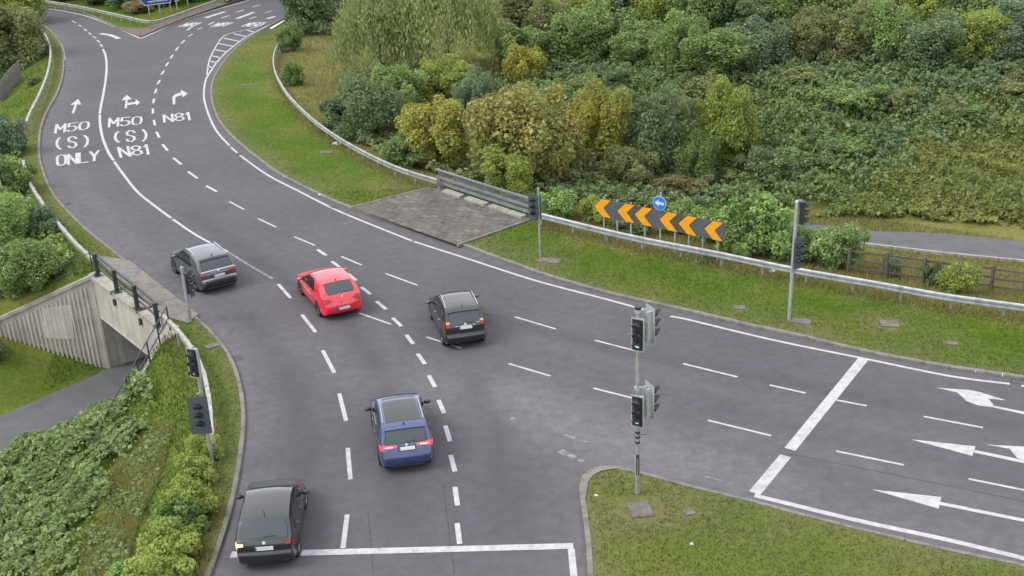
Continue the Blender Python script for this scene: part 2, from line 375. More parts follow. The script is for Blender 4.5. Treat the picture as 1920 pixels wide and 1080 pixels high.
if nl@(Wl-pathL0) < 0: nl = -nl
dpr = (pathR1-pathR0)/np.linalg.norm(pathR1-pathR0); nr = np.array([dpr[1], -dpr[0]])
if nr@(Wr-pathR0) < 0: nr = -nr
dWl = (Wl-A)/np.linalg.norm(Wl-A); dWr = (Wr-Br)/np.linalg.norm(Wr-Br)
def cross2(a, b): return a[0]*b[..., 1]-a[1]*b[..., 0]
WEDGE = np.vstack([Br, A, A+dWl*40, A+N*60, Br+dWr*40])
_off = np.array([[1.3, 7.7], [4.1, 2.9], [9.2, 5.5]])
def und(X, s):
    return (np.sin(X[:, 0]*s+1.3)*np.cos(X[:, 1]*s*1.17+.4)+.6*np.sin(X[:, 0]*s*2.3+X[:, 1]*s*1.9+2.)+.4*np.cos(X[:, 0]*s*4.1-X[:, 1]*s*3.7))/2
def H(X):
    X = np.atleast_2d(np.asarray(X, float))[:, :2]; z = np.full(len(X), .1)
    z += .02*und(X, 1.1)*np.clip(dist_poly(X, ROAD)-.6, 0, 1)
    L = inside(X, LEFT_POLY)
    if L.any():
        Q = X[L]; d = dist_poly(Q, LEFT)
        zh = .1-.5*np.clip(d-.7, 0, 9.5)+.12*und(Q, .9)*np.clip(d-1, 0, 1)
        dl = np.clip((Q-pathL0)@nl, 0, None); dr = np.clip((Q-pathR0)@nr, 0, None)
        zl = PLOW+.48*np.clip(np.maximum(dl, dr)-.35, 0, None)
        zh = np.maximum(zh, PLOW)
        wd = inside(Q, WEDGE)
        z[L] = np.where(wd, np.minimum(zl, zh), zh)
    R = inside(X, RIGHT_POLY)
    if R.any():
        Q = X[R]; d = dist_poly(Q, RIGHT)
        k = .25
        zz = .1-k*np.clip(d-1, 0, 10)+.30*np.clip(d-16.5, 0, 34)+.1*np.clip(d-50.5, 0, 60)
        zz += und(Q, .22)*np.clip((d-18)/14, 0, 1)*1.1
        # towards the upper verge the far side stays level with the road
        far = np.clip((Q[:, 1]-66)/14, 0, 1)
        lvl = .1-.08*np.clip(d-1, 0, 6)+.10*np.clip(d-7, 0, 60)+und(Q, .3)*np.clip((d-6)/10, 0, 1)*.6
        z[R] = zz*(1-far)+lvl*far
    Go = inside(X, GORE_POLY)
    if Go.any():
        z[Go] = .1+.05*np.clip(dist_poly(X[Go], gGo)-1, 0, 40)
    return z
def Hz(x, y): return float(H([[x, y]])[0])
def hit(px, py):                          # photo pixel -> terrain point
    d = ray(px, py); t0 = 24.
    ts = np.arange(22, 190, .4); P = CAM+ts[:, None]*d
    below = P[:, 2] < H(P)
    i = int(np.argmax(below)) if below.any() else len(ts)-1
    return P[i]

# ------------------------------------------------------------------ terrain sheet
def build_terrain():
    pts = []; 
    def grid(x0, x1, y0, y1, s):
        X, Y = np.meshgrid(np.arange(x0, x1, s), np.arange(y0, y1, s)); Z = np.stack([X.ravel(), Y.ravel()], 1)
        return Z+rng.uniform(-.12, .12, Z.shape)*s
    fine = grid(-27, -8.5, 24, 62, .55); mid = grid(-70, 62, 20, 135, 1.6); far = grid(-420, 420, 2, 620, 14.)
    inf = lambda Z, x0, x1, y0, y1: (Z[:, 0] > x0) & (Z[:, 0] < x1) & (Z[:, 1] > y0) & (Z[:, 1] < y1)
    mid = mid[~inf(mid, -27.3, -8.2, 23.6, 62.3)]; far = far[~inf(far, -71, 63, 19, 136)]
    P = np.vstack([fine, mid, far])
    P = P[~inside(P, OUT)]; P = P[dist_poly(P, np.vstack([OUT, OUT[:1]])) > .3]
    # wall lines: low row in front, high row behind
    wl = []
    def rows(a, b, out, d0=.03, d1=.22, s=.5):
        k = max(2, int(np.linalg.norm(b-a)/s)); L = a+(b-a)*np.linspace(0, 1, k+1)[:, None]
        return L+out*d0, L-out*d1
    nL = np.array([dWl[1], -dWl[0]]);  nL = nL if nL@(A+N*5-Wl) > 0 else -nL
    nR = np.array([dWr[1], -dWr[0]]);  nR = nR if nR@(A+N*5-Wr) > 0 else -nR
    walls = np.vstack([Wl, A, Br, Wr])
    P = P[dist_poly(P, walls) > .42]
    for a, b, o in ((A, Wl, nL), (A, Br, N), (Br, Wr, nR)):
        lo, hi = rows(a, b, o); wl += [lo, hi]
    Wp = np.vstack(wl)
    n0 = len(OUT)
    V = np.vstack([OUT, P, Wp])
    edges = [(i, i+1) for i in range(n0-1)]+[(n0-1, 0)]
    r = geometry.delaunay_2d_cdt([Vector(q) for q in V], edges, [], 0, 1e-4)
    v2 = np.array([tuple(q) for q in r[0]]); tr = np.array([f for f in r[2] if len(f) == 3])
    ce = v2[tr].mean(1)
    keep = ~inside(ce, OUT)
    z = H(v2)
    # steep faces at the tunnel mouth are the opening itself
    zr = z[tr].max(1)-z[tr].min(1)
    mouth = (zr > 1.5) & (dist_poly(ce, np.vstack([A, Br])) < .8)
    keep &= ~mouth
    tr = tr[keep]
    a = v2[tr]; cr_ = (a[:, 1, 0]-a[:, 0, 0])*(a[:, 2, 1]-a[:, 0, 1])-(a[:, 1, 1]-a[:, 0, 1])*(a[:, 2, 0]-a[:, 0, 0])
    tr[cr_ < 0] = tr[cr_ < 0][:, ::-1]
    me = raw(np.c_[v2, z], tr.tolist())
    kd = dist_poly(v2, np.vstack([KL, KR])); kd2 = np.minimum(dist_poly(v2, KI), dist_poly(v2, KG))
    bare = .75*np.exp(-kd/.9)+.65*np.exp(-kd2/.55)
    for px, py, s, k in bare_spots:
        c = G(px, py, .1)[:2]; bare = np.maximum(bare, k*np.exp(-((v2-c)**2).sum(1)/s**2))
    dr = np.zeros(len(v2)); inR = inside(v2, RIGHT_POLY); inL = inside(v2, LEFT_POLY)
    dr[inR] = np.where(dist_poly(v2[inR], RIGHT) > 17, .12, .75); dr[inL] = .25
    isl = (dist_poly(v2, KI) < 14) & (v2[:, 0] > -1) & (v2[:, 1] < 37) & ~inR; dr[isl] = .3
    for px, py, s, k in dry_spots:
        c = hit(px, py)[:2]; dr = np.maximum(dr, k*np.exp(-((v2-c)**2).sum(1)/s**2))
    for nm, q in (('bare', bare), ('dry', dr)):
        at = me.attributes.new(nm, 'FLOAT', 'POINT'); at.data.foreach_set('value', np.clip(q, 0, 1).astype(np.float32))
    o = link('ground', me, M['ground'], None, True); tag(o, kind='structure'); return o
bare_spots = [(1200,958,1.0,.9),(1292,962,.55,.9),(1030,490,1.0,.9),(1500,605,1.1,.8),(1668,608,1.2,1),(1387,577,.8,.9),(1785,644,.7,.8),(610,345,1.6,.6),(740,352,1.6,.8),(780,345,1.5,.7),(1000,470,1.2,.6),(1150,905,1.,.6),(400,650,.6,.8),(1240,560,1.5,.5),(900,455,1.3,.7),(590,100,.5,.2),(1130,1060,.8,.6),(1420,1000,1.2,.4),(1700,1040,1.4,.5)]
dry_spots = [(600,85,6,1.),(575,110,4,1.),(560,165,3,.7),(1800,420,4,1.),(1600,410,4,1.),(1700,470,3,.7),(230,900,2,.8),(250,860,2,.7),(200,950,2,.6),(1850,350,8,1.),(1900,420,5,1.)]
terrain = build_terrain()

# ------------------------------------------------------------------ road sheet with wear attributes
def build_road():
    x0, y0 = ROAD.min(0); x1, y1 = ROAD.max(0)
    B = np.vstack([inset(q, .05) for q in (KL, KG, KR, KI)])
    X, Y = np.meshgrid(np.arange(x0, x1, .8), np.arange(y0, y1, .8)); P = np.stack([X.ravel(), Y.ravel()], 1)
    P = P[inside(P, B)]; P = P[dist_poly(P, np.vstack([B, B[:1]])) > .25]
    n0 = len(B); V = np.vstack([B, P])
    r = geometry.delaunay_2d_cdt([Vector(q) for q in V], [(i, (i+1) % n0) for i in range(n0)], [], 0, 1e-4)
    v2 = np.array([tuple(q) for q in r[0]]); tr = np.array([f for f in r[2] if len(f) == 3]); tr = tr[inside(v2[tr].mean(1), B)]
    a = v2[tr]; c = (a[:, 1, 0]-a[:, 0, 0])*(a[:, 2, 1]-a[:, 0, 1])-(a[:, 1, 1]-a[:, 0, 1])*(a[:, 2, 0]-a[:, 0, 0])
    tr[c < 0] = tr[c < 0][:, ::-1]
    me = raw(np.c_[v2, np.zeros(len(v2))], tr.tolist())
    wear = .6*np.exp(-dist_poly(v2, KL)/.7)+.45*np.exp(-dist_poly(v2, KI)/.8)+.35*np.exp(-dist_poly(v2, KR)/.4)
    for pl, s, k in (([(960,745),(1050,790),(1150,830),(1280,870),(1420,905)], 1.7, .95), ([(640,705),(760,712),(880,730),(970,755)], 1.1, .45), ([(470,640),(540,660),(640,690),(800,700)], 1.6, .25), ([(1150,800),(1450,830),(1920,960)], .8, .4), ([(1300,880),(1500,950),(1920,1030)], 1.0, .45), ([(90,250),(130,330),(230,440),(360,560)], .8, .4), ([(1000,640),(1200,690),(1500,770),(1920,850)], .5, .25), ([(700,640),(800,700),(900,800)], 1.2, .2)):
        wear = np.maximum(wear, k*np.exp(-(dist_poly(v2, smooth(G2(pl), 1.))/s)**2))
    dark = np.zeros(len(v2))
    for pl, s, k in (([(560,1000),(570,850),(540,700),(470,600)], .5, .6), ([(760,1000),(752,850),(710,700),(640,600),(500,500),(360,400)], .45, .7), ([(960,1000),(945,860),(890,720)], .5, .6), ([(1900,800),(1600,740),(1100,640),(800,570)], .45, .55)):
        dark = np.maximum(dark, k*np.exp(-(dist_poly(v2, smooth(G2(pl), 1.))/s)**2))
    for nm, q in (('wear', wear), ('dark', dark)):
        at = me.attributes.new(nm, 'FLOAT', 'POINT'); at.data.foreach_set('value', np.clip(q, 0, 1).astype(np.float32))
    return tag(link('road', me, M['asphalt']), kind='structure')
road = build_road()
for nm, K in (('kerb', KL), ('kerb', KG), ('kerb', KR), ('kerb', KI)):
    mb = MB(); S = resample(K, .915)
    for a, b in zip(S[:-1], S[1:]):                 # kerb stones with open joints
        d = b-a; L = np.linalg.norm(d); d /= L; n_ = np.array([-d[1], d[0]]); a2, b2 = a+d*.006, b-d*.006
        q = random.uniform(-.006, .006)
        pr = [(0., -.06), (0., .095+q), (.025, .12+q), (KW+.02, .12+q), (KW+.02, -.06)]
        V = [(*(e+n_*s_), z_) for e in (a2, b2) for s_, z_ in pr]
        mb.add(V, [(0, 1, 6, 5), (1, 2, 7, 6), (2, 3, 8, 7), (3, 4, 9, 8), (0, 4, 3, 2, 1), (5, 6, 7, 8, 9)])
    tag(mb.build(nm, M['kerb']), kind='structure')

# ------------------------------------------------------------------ road markings (children of the road)
ZP = .005
def strip(name, pix, w_, mat='paint', sm=True, z=ZP, parent=road):
    P = G2(pix) if not isinstance(pix, np.ndarray) else pix
    P = smooth(P, .5) if sm and len(P) > 2 else resample(P, .5)
    Nn = normals2(P); V = np.vstack([np.c_[P+Nn*w_/2, np.full(len(P), z)], np.c_[P-Nn*w_/2, np.full(len(P), z)]]); n = len(P)
    return link(name, raw(V, [(i, n+i, n+i+1, i+1) for i in range(n-1)]), M[mat], parent)
def poly(name, pix, mat='paint', z=ZP, parent=road):
    P = G2(pix); area = .5*sum(P[i-1][0]*P[i][1]-P[i][0]*P[i-1][1] for i in range(len(P)))
    if area < 0: P = P[::-1]
    return link(name, raw([(*q, z) for q in P], [tuple(range(len(P)))]), M[mat], parent)
c1 = lambda *p_: [(x/3, y/3) for x, y in p_]
for q in ([(640,-22),(580,6),(524,39),(492,53),(462,69),(439,86),(421,101),(405,119),(397,131),(387,147),(383,165),(383,187),(392,217),(407,247),(430,273)], [(433,276),(445,287)], [(448,290),(500,327),(563,360),(640,398),(773,452)], [(776,453),(873,484),(1007,527),(1140,562),(1233,588)], [(1257,593),(1280,597),(1447,637),(1623,673),(1780,705),(1893,720)], [(1915,723),(2150,760)]):
    strip('edge_line', q, .14)
strip('hatch_border', [(388,140),(391,119.5),(396.5,103),(409,80.5),(419.6,68),(437,61),(462,56),(490,48)], .12)
for q in ([(463.9,56.7),(479.8,61)],[(438,63.4),(463.9,68.7)],[(419.6,71.4),(447.9,77.6)],[(409,81.5),(436.4,86.8)],[(401.9,93),(424,97)],[(396.5,104.5),(414.3,108.4)],[(392,114.2),(406.3,117.8)],[(389.5,124),(399,127)]):
    strip('hatch_bar', q, .22)
strip('edge_line', [(-60,4),(0,9),(50,14.5),(100,18),(150,27),(187,39),(225,55),(262,71.5)], .2)
strip('edge_line', [(264,72.5),(285,63),(342,38),(398,20),(467,.5),(530,-20)], .2)
strip('gore_bar', [(240,60),(255,57.5),(270.8,57)], .5, z=.010); strip('gore_bar', [(258,67),(272,65.5),(286,62.5)], .5, z=.010)
strip('edge_line', [(55,38.5),(81,49),(101,65),(116,85),(122.5,112)], .12)
for a, b in (((135,39),(142,43)),((147,47),(153,50)),((157,54),(163,58)),((166,61),(171,65)),((174,68),(180,71.5)),((182,75),(187,80)),((188,83),(192,88))): strip('lane_dash', [a, b], .14)
strip('lane_line', [(193,92),(198,105),(200,125),(198,150),(194,175),(189,200),(187,213)], .17)
strip('lane_line', [(187,215),(188,235),(193,260),(203,285),(213,301)], .17)
strip('lane_line', [(214,303),(230,325),(257,359),(290,386),(321,409)], .15)
strip('lane_line', [(324,411),(360,436),(397,457),(427,472)], .14)
strip('worn_lane_line', [(429,473),(470,499),(512,523)], .12, 'paint_worn')
strip('deflection_arrow', [(188,63),(203,65),(213,68),(223,72.6)], .45)
mids = [((1110,165),(1138,155)),((1060,205),(1083,192)),((1020,245),(1040,225)),((987,285),(1003,265)),((958,330),(973,308)),((933,372),(948,350)),((908,420),(923,397)),((885,475),(900,450)),((872,525),(880,500)),((862,580),(867,555)),((860,640),(860,610)),((872,705),(865,675)),((897,775),(880,742)),((943,848),(915,812)),((1020,925),(975,888)),((1110,1003),(1058,965)),((1220,1078),(1160,1045))]
for a, b in mids: strip('lane_dash', c1(a, b), .16)
for a, b in [((430,378),(458,393)),((484,410),(518,426)),((552,444),(590,460)),((640,481),(678,497)),((723,513),(783,535)),((965,594),(1042,617)),((1115,638),(1192,658)),((954,682),(1032,705)),((673,587),(733,608)),((800,632),(865,653)),((1113,728),(1200,750)),((1281,682),(1383,707)),((1443,722),(1510,737)),((1327,788),(1446,817)),((1567,750),(1625,761)),((1732,781),(1843,802)),((1568,846),(1695,872)),((1816,898),(1935,922)),((1320,893),(1356,902))]:
    strip('lane_dash' if a != (1320,893) else 'worn_lane_dash', [a, b], .105 if a != (1320,893) else .06, 'paint' if a != (1320,893) else 'paint_worn')
for a, b in [((595,468),(612,479)),((622,490),(638,502)),((652,513),(668,526)),((677,538),(695,552)),((706,565),(724,580)),((736,596),(753,612)),((762,628),(775,645)),((783,663),(797,683)),((804,704),(816,726)),((822,750),(833,775)),((835,798),(844,828)),((845,853),(853,884)),((853,913),(858,948)),((857,981),(862,1020))]:
    strip('guide_dash', [a, b], .16)
for a, b in [((522,533),(545,559)),((566,590),(592,623)),((605,657),(627,699)),((636,738),(649,789)),((652,840),(657,899)),((651,965),(643,1028))]: strip('lane_dash', [a, b], .15)
strip('stop_line', [(565,1037),(1075,1024)], .28, z=.0095); strip('stop_line', [(433,1040),(449,1039.5)], .3)
strip('edge_line', [(1071,1029),(1076,1080),(1086,1180)], .2)
strip('stop_line', [(1619,673),(1481,843)], .38, z=.0095); strip('stop_line', [(1473,855),(1415,925)], .38, z=.0095)
strip('edge_line', [(1415,929),(1613,977),(1780,1013),(1920,1047),(2100,1090)], .2)
def arrow(*polys):
    o = None
    for q in polys:
        if o is None: o = poly('turn_arrow', q)
        else: poly('arrow_shaft', q, z=.009, parent=o)
arrow([(1635,918),(1765,932),(1760,954)], [(1762,941),(1920,973),(2000,990),(2000,996),(1920,979),(1761,947)])
arrow([(1708,824),(1829,837),(1823,855)], [(1827,844),(1910,861),(2000,880),(2000,886),(1910,867),(1826,849)], [(1848,834),(1925,838),(1975,852),(1975,872),(1930,866),(1907,859),(1893,842)])
arrow([(1755,727),(1815,731),(1838,735.5),(1887,751),(1853,747.5),(1864,761),(1920,772),(1980,784),(1980,789),(1920,777),(1862,764),(1833,760),(1812,752),(1795,736)])
arrow([(146.7,185.5),(152.5,196),(144.5,196),(139,213),(134.5,212),(140,196.2),(132,196.5)])
arrow([(237.5,178),(247.5,186),(239.5,187),(238.2,203),(233.5,203),(235.5,187.5),(228,188)], [(238.5,193.5),(254,191.2),(254.5,186.3),(263,192.2),(255.5,198.5),(255,194.8),(238.3,197.5)])
arrow([(323,181.5),(327.5,177.2),(340,172.8),(338.5,168.5),(352,174.8),(343,182.8),(341.5,177.8),(329,182),(328.3,195.8),(324,195.8)])
GL = {'M': [[(0,0),(0,1),(.5,.35),(1,1),(1,0)]], '5': [[(.95,1),(.12,1),(.06,.56),(.6,.62),(.95,.45),(.95,.18),(.6,0),(.2,0),(0,.14)]],
 '0': [[(.5,0),(.14,.08),(0,.3),(0,.7),(.14,.92),(.5,1),(.86,.92),(1,.7),(1,.3),(.86,.08),(.5,0)]],
 'O': [[(.5,0),(.14,.06),(0,.25),(0,.75),(.14,.94),(.5,1),(.86,.94),(1,.75),(1,.25),(.86,.06),(.5,0)]],
 '(': [[(.75,1),(.3,.8),(.12,.5),(.3,.2),(.75,0)]], ')': [[(.25,1),(.7,.8),(.88,.5),(.7,.2),(.25,0)]],
 'S': [[(1,.8),(.8,.96),(.4,1),(.06,.86),(.1,.62),(.5,.52),(.9,.42),(.96,.16),(.6,0),(.2,.03),(0,.2)]],
 'N': [[(0,0),(0,1),(1,0),(1,1)]], 'L': [[(0,1),(0,0),(1,0)]], 'Y': [[(0,1),(.5,.48),(1,1)],[(.5,.48),(.5,0)]],
 '8': [[(.5,.53),(.1,.66),(.06,.86),(.5,1),(.94,.86),(.9,.66),(.5,.53),(.06,.36),(0,.14),(.5,0),(1,.14),(.94,.36),(.5,.53)]], '1': [[(.15,.78),(.6,1),(.6,0)]]}
def road_text(txt, TL, TR, BR, BL, sw=.15, gap=.32, sw_h=None):
    c = [G(*q)[:2] for q in (TL, TR, BR, BL)]
    widths = [{'(': .6, ')': .6, '1': .55, 'S': .9}.get(ch, 1.) for ch in txt]; g_ = gap if '(' not in txt else .75
    tot = sum(widths)+g_*(len(txt)-1); x = 0.
    for ch, wd in zip(txt, widths):
        V = []; Fc = []
        for st in GL[ch]:
            P = []
            for u_, v_ in st:
                uu = (x+u_*wd)/tot; P.append((c[0]*(1-uu)+c[1]*uu)*v_+(c[3]*(1-uu)+c[2]*uu)*(1-v_))
            P = np.array(P)
            S_ = [P[0]]
            for a, b in zip(P[:-1], P[1:]): S_.append(b)
            for a, b in zip(P[:-1], P[1:]):                # one painted bar per stroke segment
                d = b-a; L = np.linalg.norm(d); d /= L; nn = np.array([-d[1], d[0]])*sw; e = d*min(sw*.75, .1); zz = ZP+.0025*(len(V)//4); k0 = len(V)
                V += [(*(a-e+nn), zz), (*(a-e-nn), zz), (*(b+e-nn), zz), (*(b+e+nn), zz)]; Fc.append((k0, k0+1, k0+2, k0+3))
        link('road_letter', raw(V, Fc), M['paint'], road); x += wd+g_
road_text('M50', (106.5,233.5),(167,228),(165.5,242.5),(103.5,250), .085)
road_text('(S)', (104,259),(166,253.5),(166,275),(106,281), .085)
road_text('ONLY', (107,292),(185,282.5),(184,301),(108,311.5), .085)
road_text('M50', (205.5,222),(265.5,218.5),(264.5,233.5),(204.5,238.5), .085)
road_text('(S)', (214,247.5),(275,242.5),(276,264.5),(215,267.5), .085)
road_text('N81', (221.5,276.5),(278,271),(282,289),(227,295), .085)
road_text('N81', (307,215.5),(356,210.5),(359,225),(308.5,229.5), .085)
road_text('N81', (353,43),(378,42.5),(362,50),(336,50), .11)
road_text('N81', (411,43),(438,42),(420,49.5),(396,50), .11)
road_text('M50', (469,43),(499,42),(485,50),(454,49.5), .11)
for a, b, w_ in (((385,33.6),(421.4,22),.5),((444.4,35),(476,23),.5),((501,35),(515,31),.5)): strip('approach_arrow', [a, b], w_)
for a, b in (((415,34),(430,29)),((442.6,23.4),(457.6,18.6)),((467.4,35.4),(480.6,31.5)),((473.6,13.3),(487.7,9.2)),((390.4,46.4),(401.9,41)),((496.6,24),(510,20.4)),((360,50),(351,56.5))): strip('lane_dash', [a, b], .22)
for q in ([(1320,700),(1100,642),(900,585),(760,540)], [(830,905),(852,1075)], [(1290,1000),(1290,1000.5)], [(1475,850),(1700,895),(1920,940)], [(690,960),(700,1075)], [(300,300),(360,370),(450,440)]):
    if len(q) == 2 and abs(q[0][1]-q[1][1]) < 1: continue
    strip('road_seam', q, .035, 'seam', z=.0035)
# worn remnants of old markings
for a, b, w_ in (((1050,845),(1062,852),.25),((1066,852),(1078,858),.2),((1083,862),(1095,864),.15),((958,786),(966,784),.2),((1058,815),(1078,822),.08),((1088,825),(1102,829),.08)): strip('worn_mark', [a, b], w_, 'paint_worn')
for i, (px, py, s) in enumerate(((1243,588,.35),(445,671,.35),(237,487,.45),(265,520,.35),(1912,716,.4),(88,220,.35),(131,132,.3),(627,388,.35),(450,289,.35),(128,382,.3))):
    c = G(px, py); mb = MB(c); K = KL if px < 500 and i != 8 else KR
    j = int(np.argmin(((K-c[:2])**2).sum(1))); t = K[min(j+1, len(K)-1)]-K[max(j-1, 0)]; an = math.atan2(t[1], t[0]); R = rot(an)
    mb.box(c+[0, 0, .004], (s*1.5, s, .008), R); 
    o = mb.build('gully_grate', M['iron'], road)
    mb = MB()
    for k in range(5): mb.box(R@np.array([(k-2)*s*.25, 0, .012]), (s*.1, s*.8, .012), R)
    o2 = mb.build('bar_set', M['cover'], o)
    o.location = c
tag(poly('island_nose_paving', [(1091,960),(1087,914),(1091,898),(1107,884.5),(1131,878.5),(1160,879.5),(1172,882),(1150,885),(1128,889),(1112,897),(1103,910),(1100,930)], 'kerb', z=.128, parent=None), kind='structure')
# red surfacing in the gore
tag(poly('gore_surfacing', [(215,52),(258,68),(266,70),(276,65.5),(300,55.5),(350,35),(400,18),(467,-3),(462,-6),(395,11),(340,29),(298,47),(268,55),(240,54)], 'redtar', z=.135, parent=None), kind='structure')

# ------------------------------------------------------------------ paved apron above the far tunnel mouth
def v3(p, z): return np.array([p[0], p[1], z])
ap = [G(*q, .1)[:2] for q in ((660,390),(822,349),(1000,411),(858,461))]        # kerb-left, parapet-left, parapet-right, kerb-right
apron = tag(link('paved_apron', raw([(*q, .125) for q in ap], [(0, 3, 2, 1)]), M['joint']), kind='structure')
def bil(s, t): return (ap[0]*(1-t)+ap[1]*t)*(1-s)+(ap[3]*(1-t)+ap[2]*t)*s
rows_, cols_ = 17, 15
for r in range(rows_):
    t0, t1 = r/rows_, (r+1)/rows_; off = .5*(r % 2)
    for c in range(cols_+(r % 2)):
        s0, s1 = max(0, (c-off)/cols_), min(1, (c+1-off)/cols_)
        q = [bil(s0, t0), bil(s1, t0), bil(s1, t1), bil(s0, t1)]; ce = sum(q)/4
        q = [ce+(k-ce)*(1-.03-random.uniform(0, .02)) for k in q]; z = .145+random.uniform(-.008, .012); tl = [random.uniform(-.006, .006) for _ in q]
        me = raw([(*k, .115) for k in q]+[(*k, z+e) for k, e in zip(q, tl)], [(4, 5, 6, 7), (0, 1, 5, 4), (1, 2, 6, 5), (2, 3, 7, 6), (3, 0, 4, 7)])
        bm = bmesh.new(); bm.from_mesh(me); bmesh.ops.recalc_face_normals(bm, faces=bm.faces)
        if bm.faces[0].normal.z < 0: bmesh.ops.reverse_faces(bm, faces=bm.faces)
        bm.to_mesh(me); bm.free()
        link('paving_stone', me, random.choices(M['slab'], (5, 3, 2, 3))[0], apron)
for a, b in ((ap[0], ap[1]), (ap[3], ap[2])):
    mb = MB(); mb.bar(v3(a, .12), v3(b, .12), .13, .12); mb.build('edging_kerb', M['kerb'], apron)
fwp = [G(*q, .1)[:2] for q in ((243,489),(366,587),(300,592),(172,478))]
fwp[1] = G(372, 590, .1)[:2]; fwp.insert(2, G(352, 607, .1)[:2])
tag(link('footway', raw([(*q, .135) for q in (fwp[0], fwp[4], fwp[3], fwp[2], fwp[1])], [(0, 1, 2, 3, 4)]), M['footway']), kind='structure')

# ------------------------------------------------------------------ left underpass
up = empty('underpass', v3(A, PLOW), label='concrete pedestrian underpass mouth with ribbed wing wall below the road', cat='underpass')
O = v3(A, PLOW)
def uw(u_, n_, z): p_ = A+U*u_+N*n_; return v3(p_, z)
SOF = -1.8; OW = 5.6
def prismbox(mb, u0, u1, n0, n1, z0, z1):
    V = [uw(a, b, z) for a in (u0, u1) for b in (n0, n1) for z in (z0, z1)]
    mb.add(V, [(0, 1, 3, 2), (4, 6, 7, 5), (0, 4, 5, 1), (2, 3, 7, 6), (0, 2, 6, 4), (1, 5, 7, 3)])
mb = MB(O); prismbox(mb, -.25, HWL+.1, -.45, .04, SOF, -.02); prismbox(mb, OW, HWL+.1, -.45, .04, PLOW-.3, SOF-.003); prismbox(mb, -.3, -.02, -.45, .04, PLOW-.3, SOF-.003)
mb.build('head_wall', M['concrete'], up)
for k in range(3):                                     # coping blocks with drainage gaps
    a = -.2+k*2.85; mb = MB(O); prismbox(mb, a, a+2.55, -.52, .14, -.015, .16); mb.build('coping_stone', M['coping'], up)
mb = MB(O); prismbox(mb, -.02, OW, -.42, .055, SOF-.16, SOF-.004); mb.build('soffit_beam', M['concrete_light'], up)
# tunnel through to the far mouth
TL_ = -20.6
mb = MB(O); prismbox(mb, -.35, -.01, TL_, -.46, PLOW-.3, SOF+.3); mb.build('tunnel_wall', M['tunnel'], up)
mb = MB(O); prismbox(mb, OW, OW+.3, TL_, -.46, PLOW-.3, SOF+.3); mb.build('tunnel_wall', M['tunnel'], up)
mb = MB(O); prismbox(mb, 0, OW-.01, TL_, -.46, SOF-.002, SOF+.3); mb.build('tunnel_roof', M['tunnel'], up)
mb = MB(O); prismbox(mb, 0, OW-.01, TL_, .6, PLOW-.2, PLOW+.012); mb.build('tunnel_floor', M['path'], up)
# left wing wall: sloping top, vertical ribs
LW = np.linalg.norm(Wl-A)+.5; nL = np.array([dWl[1], -dWl[0]]); nL = nL if nL@(A+N*5-Wl) > 0 else -nL
ztop = lambda s: .08-(2.12/(LW-.5))*s
def wl(s, o, z): return v3(A+dWl*s+nL*o, z)
mb = MB(O); mb.add([wl(0, .02, PLOW-.4), wl(LW, .02, -3.3), wl(LW, .02, ztop(LW)), wl(0, .02, ztop(0)), wl(0, -.3, PLOW-.4), wl(LW, -.3, -3.3), wl(LW, -.3, ztop(LW)), wl(0, -.3, ztop(0))],
   [(0, 1, 2, 3), (7, 6, 5, 4), (0, 4, 5, 1), (1, 5, 6, 2), (2, 6, 7, 3), (3, 7, 4, 0)]); wing = mb.build('wing_wall', M['concrete'], up)
mb = MB(O); c0, c1_ = .005, .17
mb.add([wl(s, o, ztop(s)+z) for s in (-.1, LW+.05) for o, z in ((-.48, c0), (.13, c0), (.13, c1_), (-.48, c1_))], [(0, 1, 2, 3), (7, 6, 5, 4), (0, 4, 5, 1), (1, 5, 6, 2), (2, 6, 7, 3), (3, 7, 4, 0)]); mb.build('wing_coping', M['coping'], up)
def ribs(s0, s1, za, zb, o1, name, mat):
    mb = MB(O); k = s0
    while k < s1-.01:
        e = min(k+.115, s1); zb_ = [max(Hz(*(A+dWl*q+nL*.3))-.3, za(q)) for q in (k, e)]; zt_ = [min(ztop(q)-.28, zb(q)) for q in (k, e)]
        if zt_[0]-zb_[0] > .15:
            V = [wl(k, .015, zb_[0]), wl(e, .015, zb_[1]), wl(e, .015, zt_[1]), wl(k, .015, zt_[0]), wl(k+.022, o1, zb_[0]), wl(e-.022, o1, zb_[1]), wl(e-.022, o1, zt_[1]), wl(k+.022, o1, zt_[0])]
            mb.add(V, [(4, 5, 6, 7), (0, 4, 7, 3), (1, 2, 6, 5), (3, 7, 6, 2), (0, 1, 5, 4)])
        k += .215
    return mb.build(name, mat, wing)
ribs(.42, LW-.1, lambda q: -9, lambda q: 9, .085, 'ribs', M['concrete_light'])
mb = MB(O); 
mb.add([wl(s, o, z) for s, z in ((1.35, -1.25), (2.75, -1.45), (2.85, -2.95), (1.45, -3.05)) for o in (.03, .075)], [(1, 3, 5, 7), (0, 1, 3, 2), (2, 3, 5, 4), (4, 5, 7, 6), (6, 7, 1, 0)])
mb.build('overpainted_patch', M['overpaint'], wing)
mb = MB(O); mb.bar(uw(-.13, .06, PLOW), uw(-.13, .06, SOF+.9), .2, .1, (1, 0, 0)); mb.build('jamb_trim', M['concrete_light'], up)
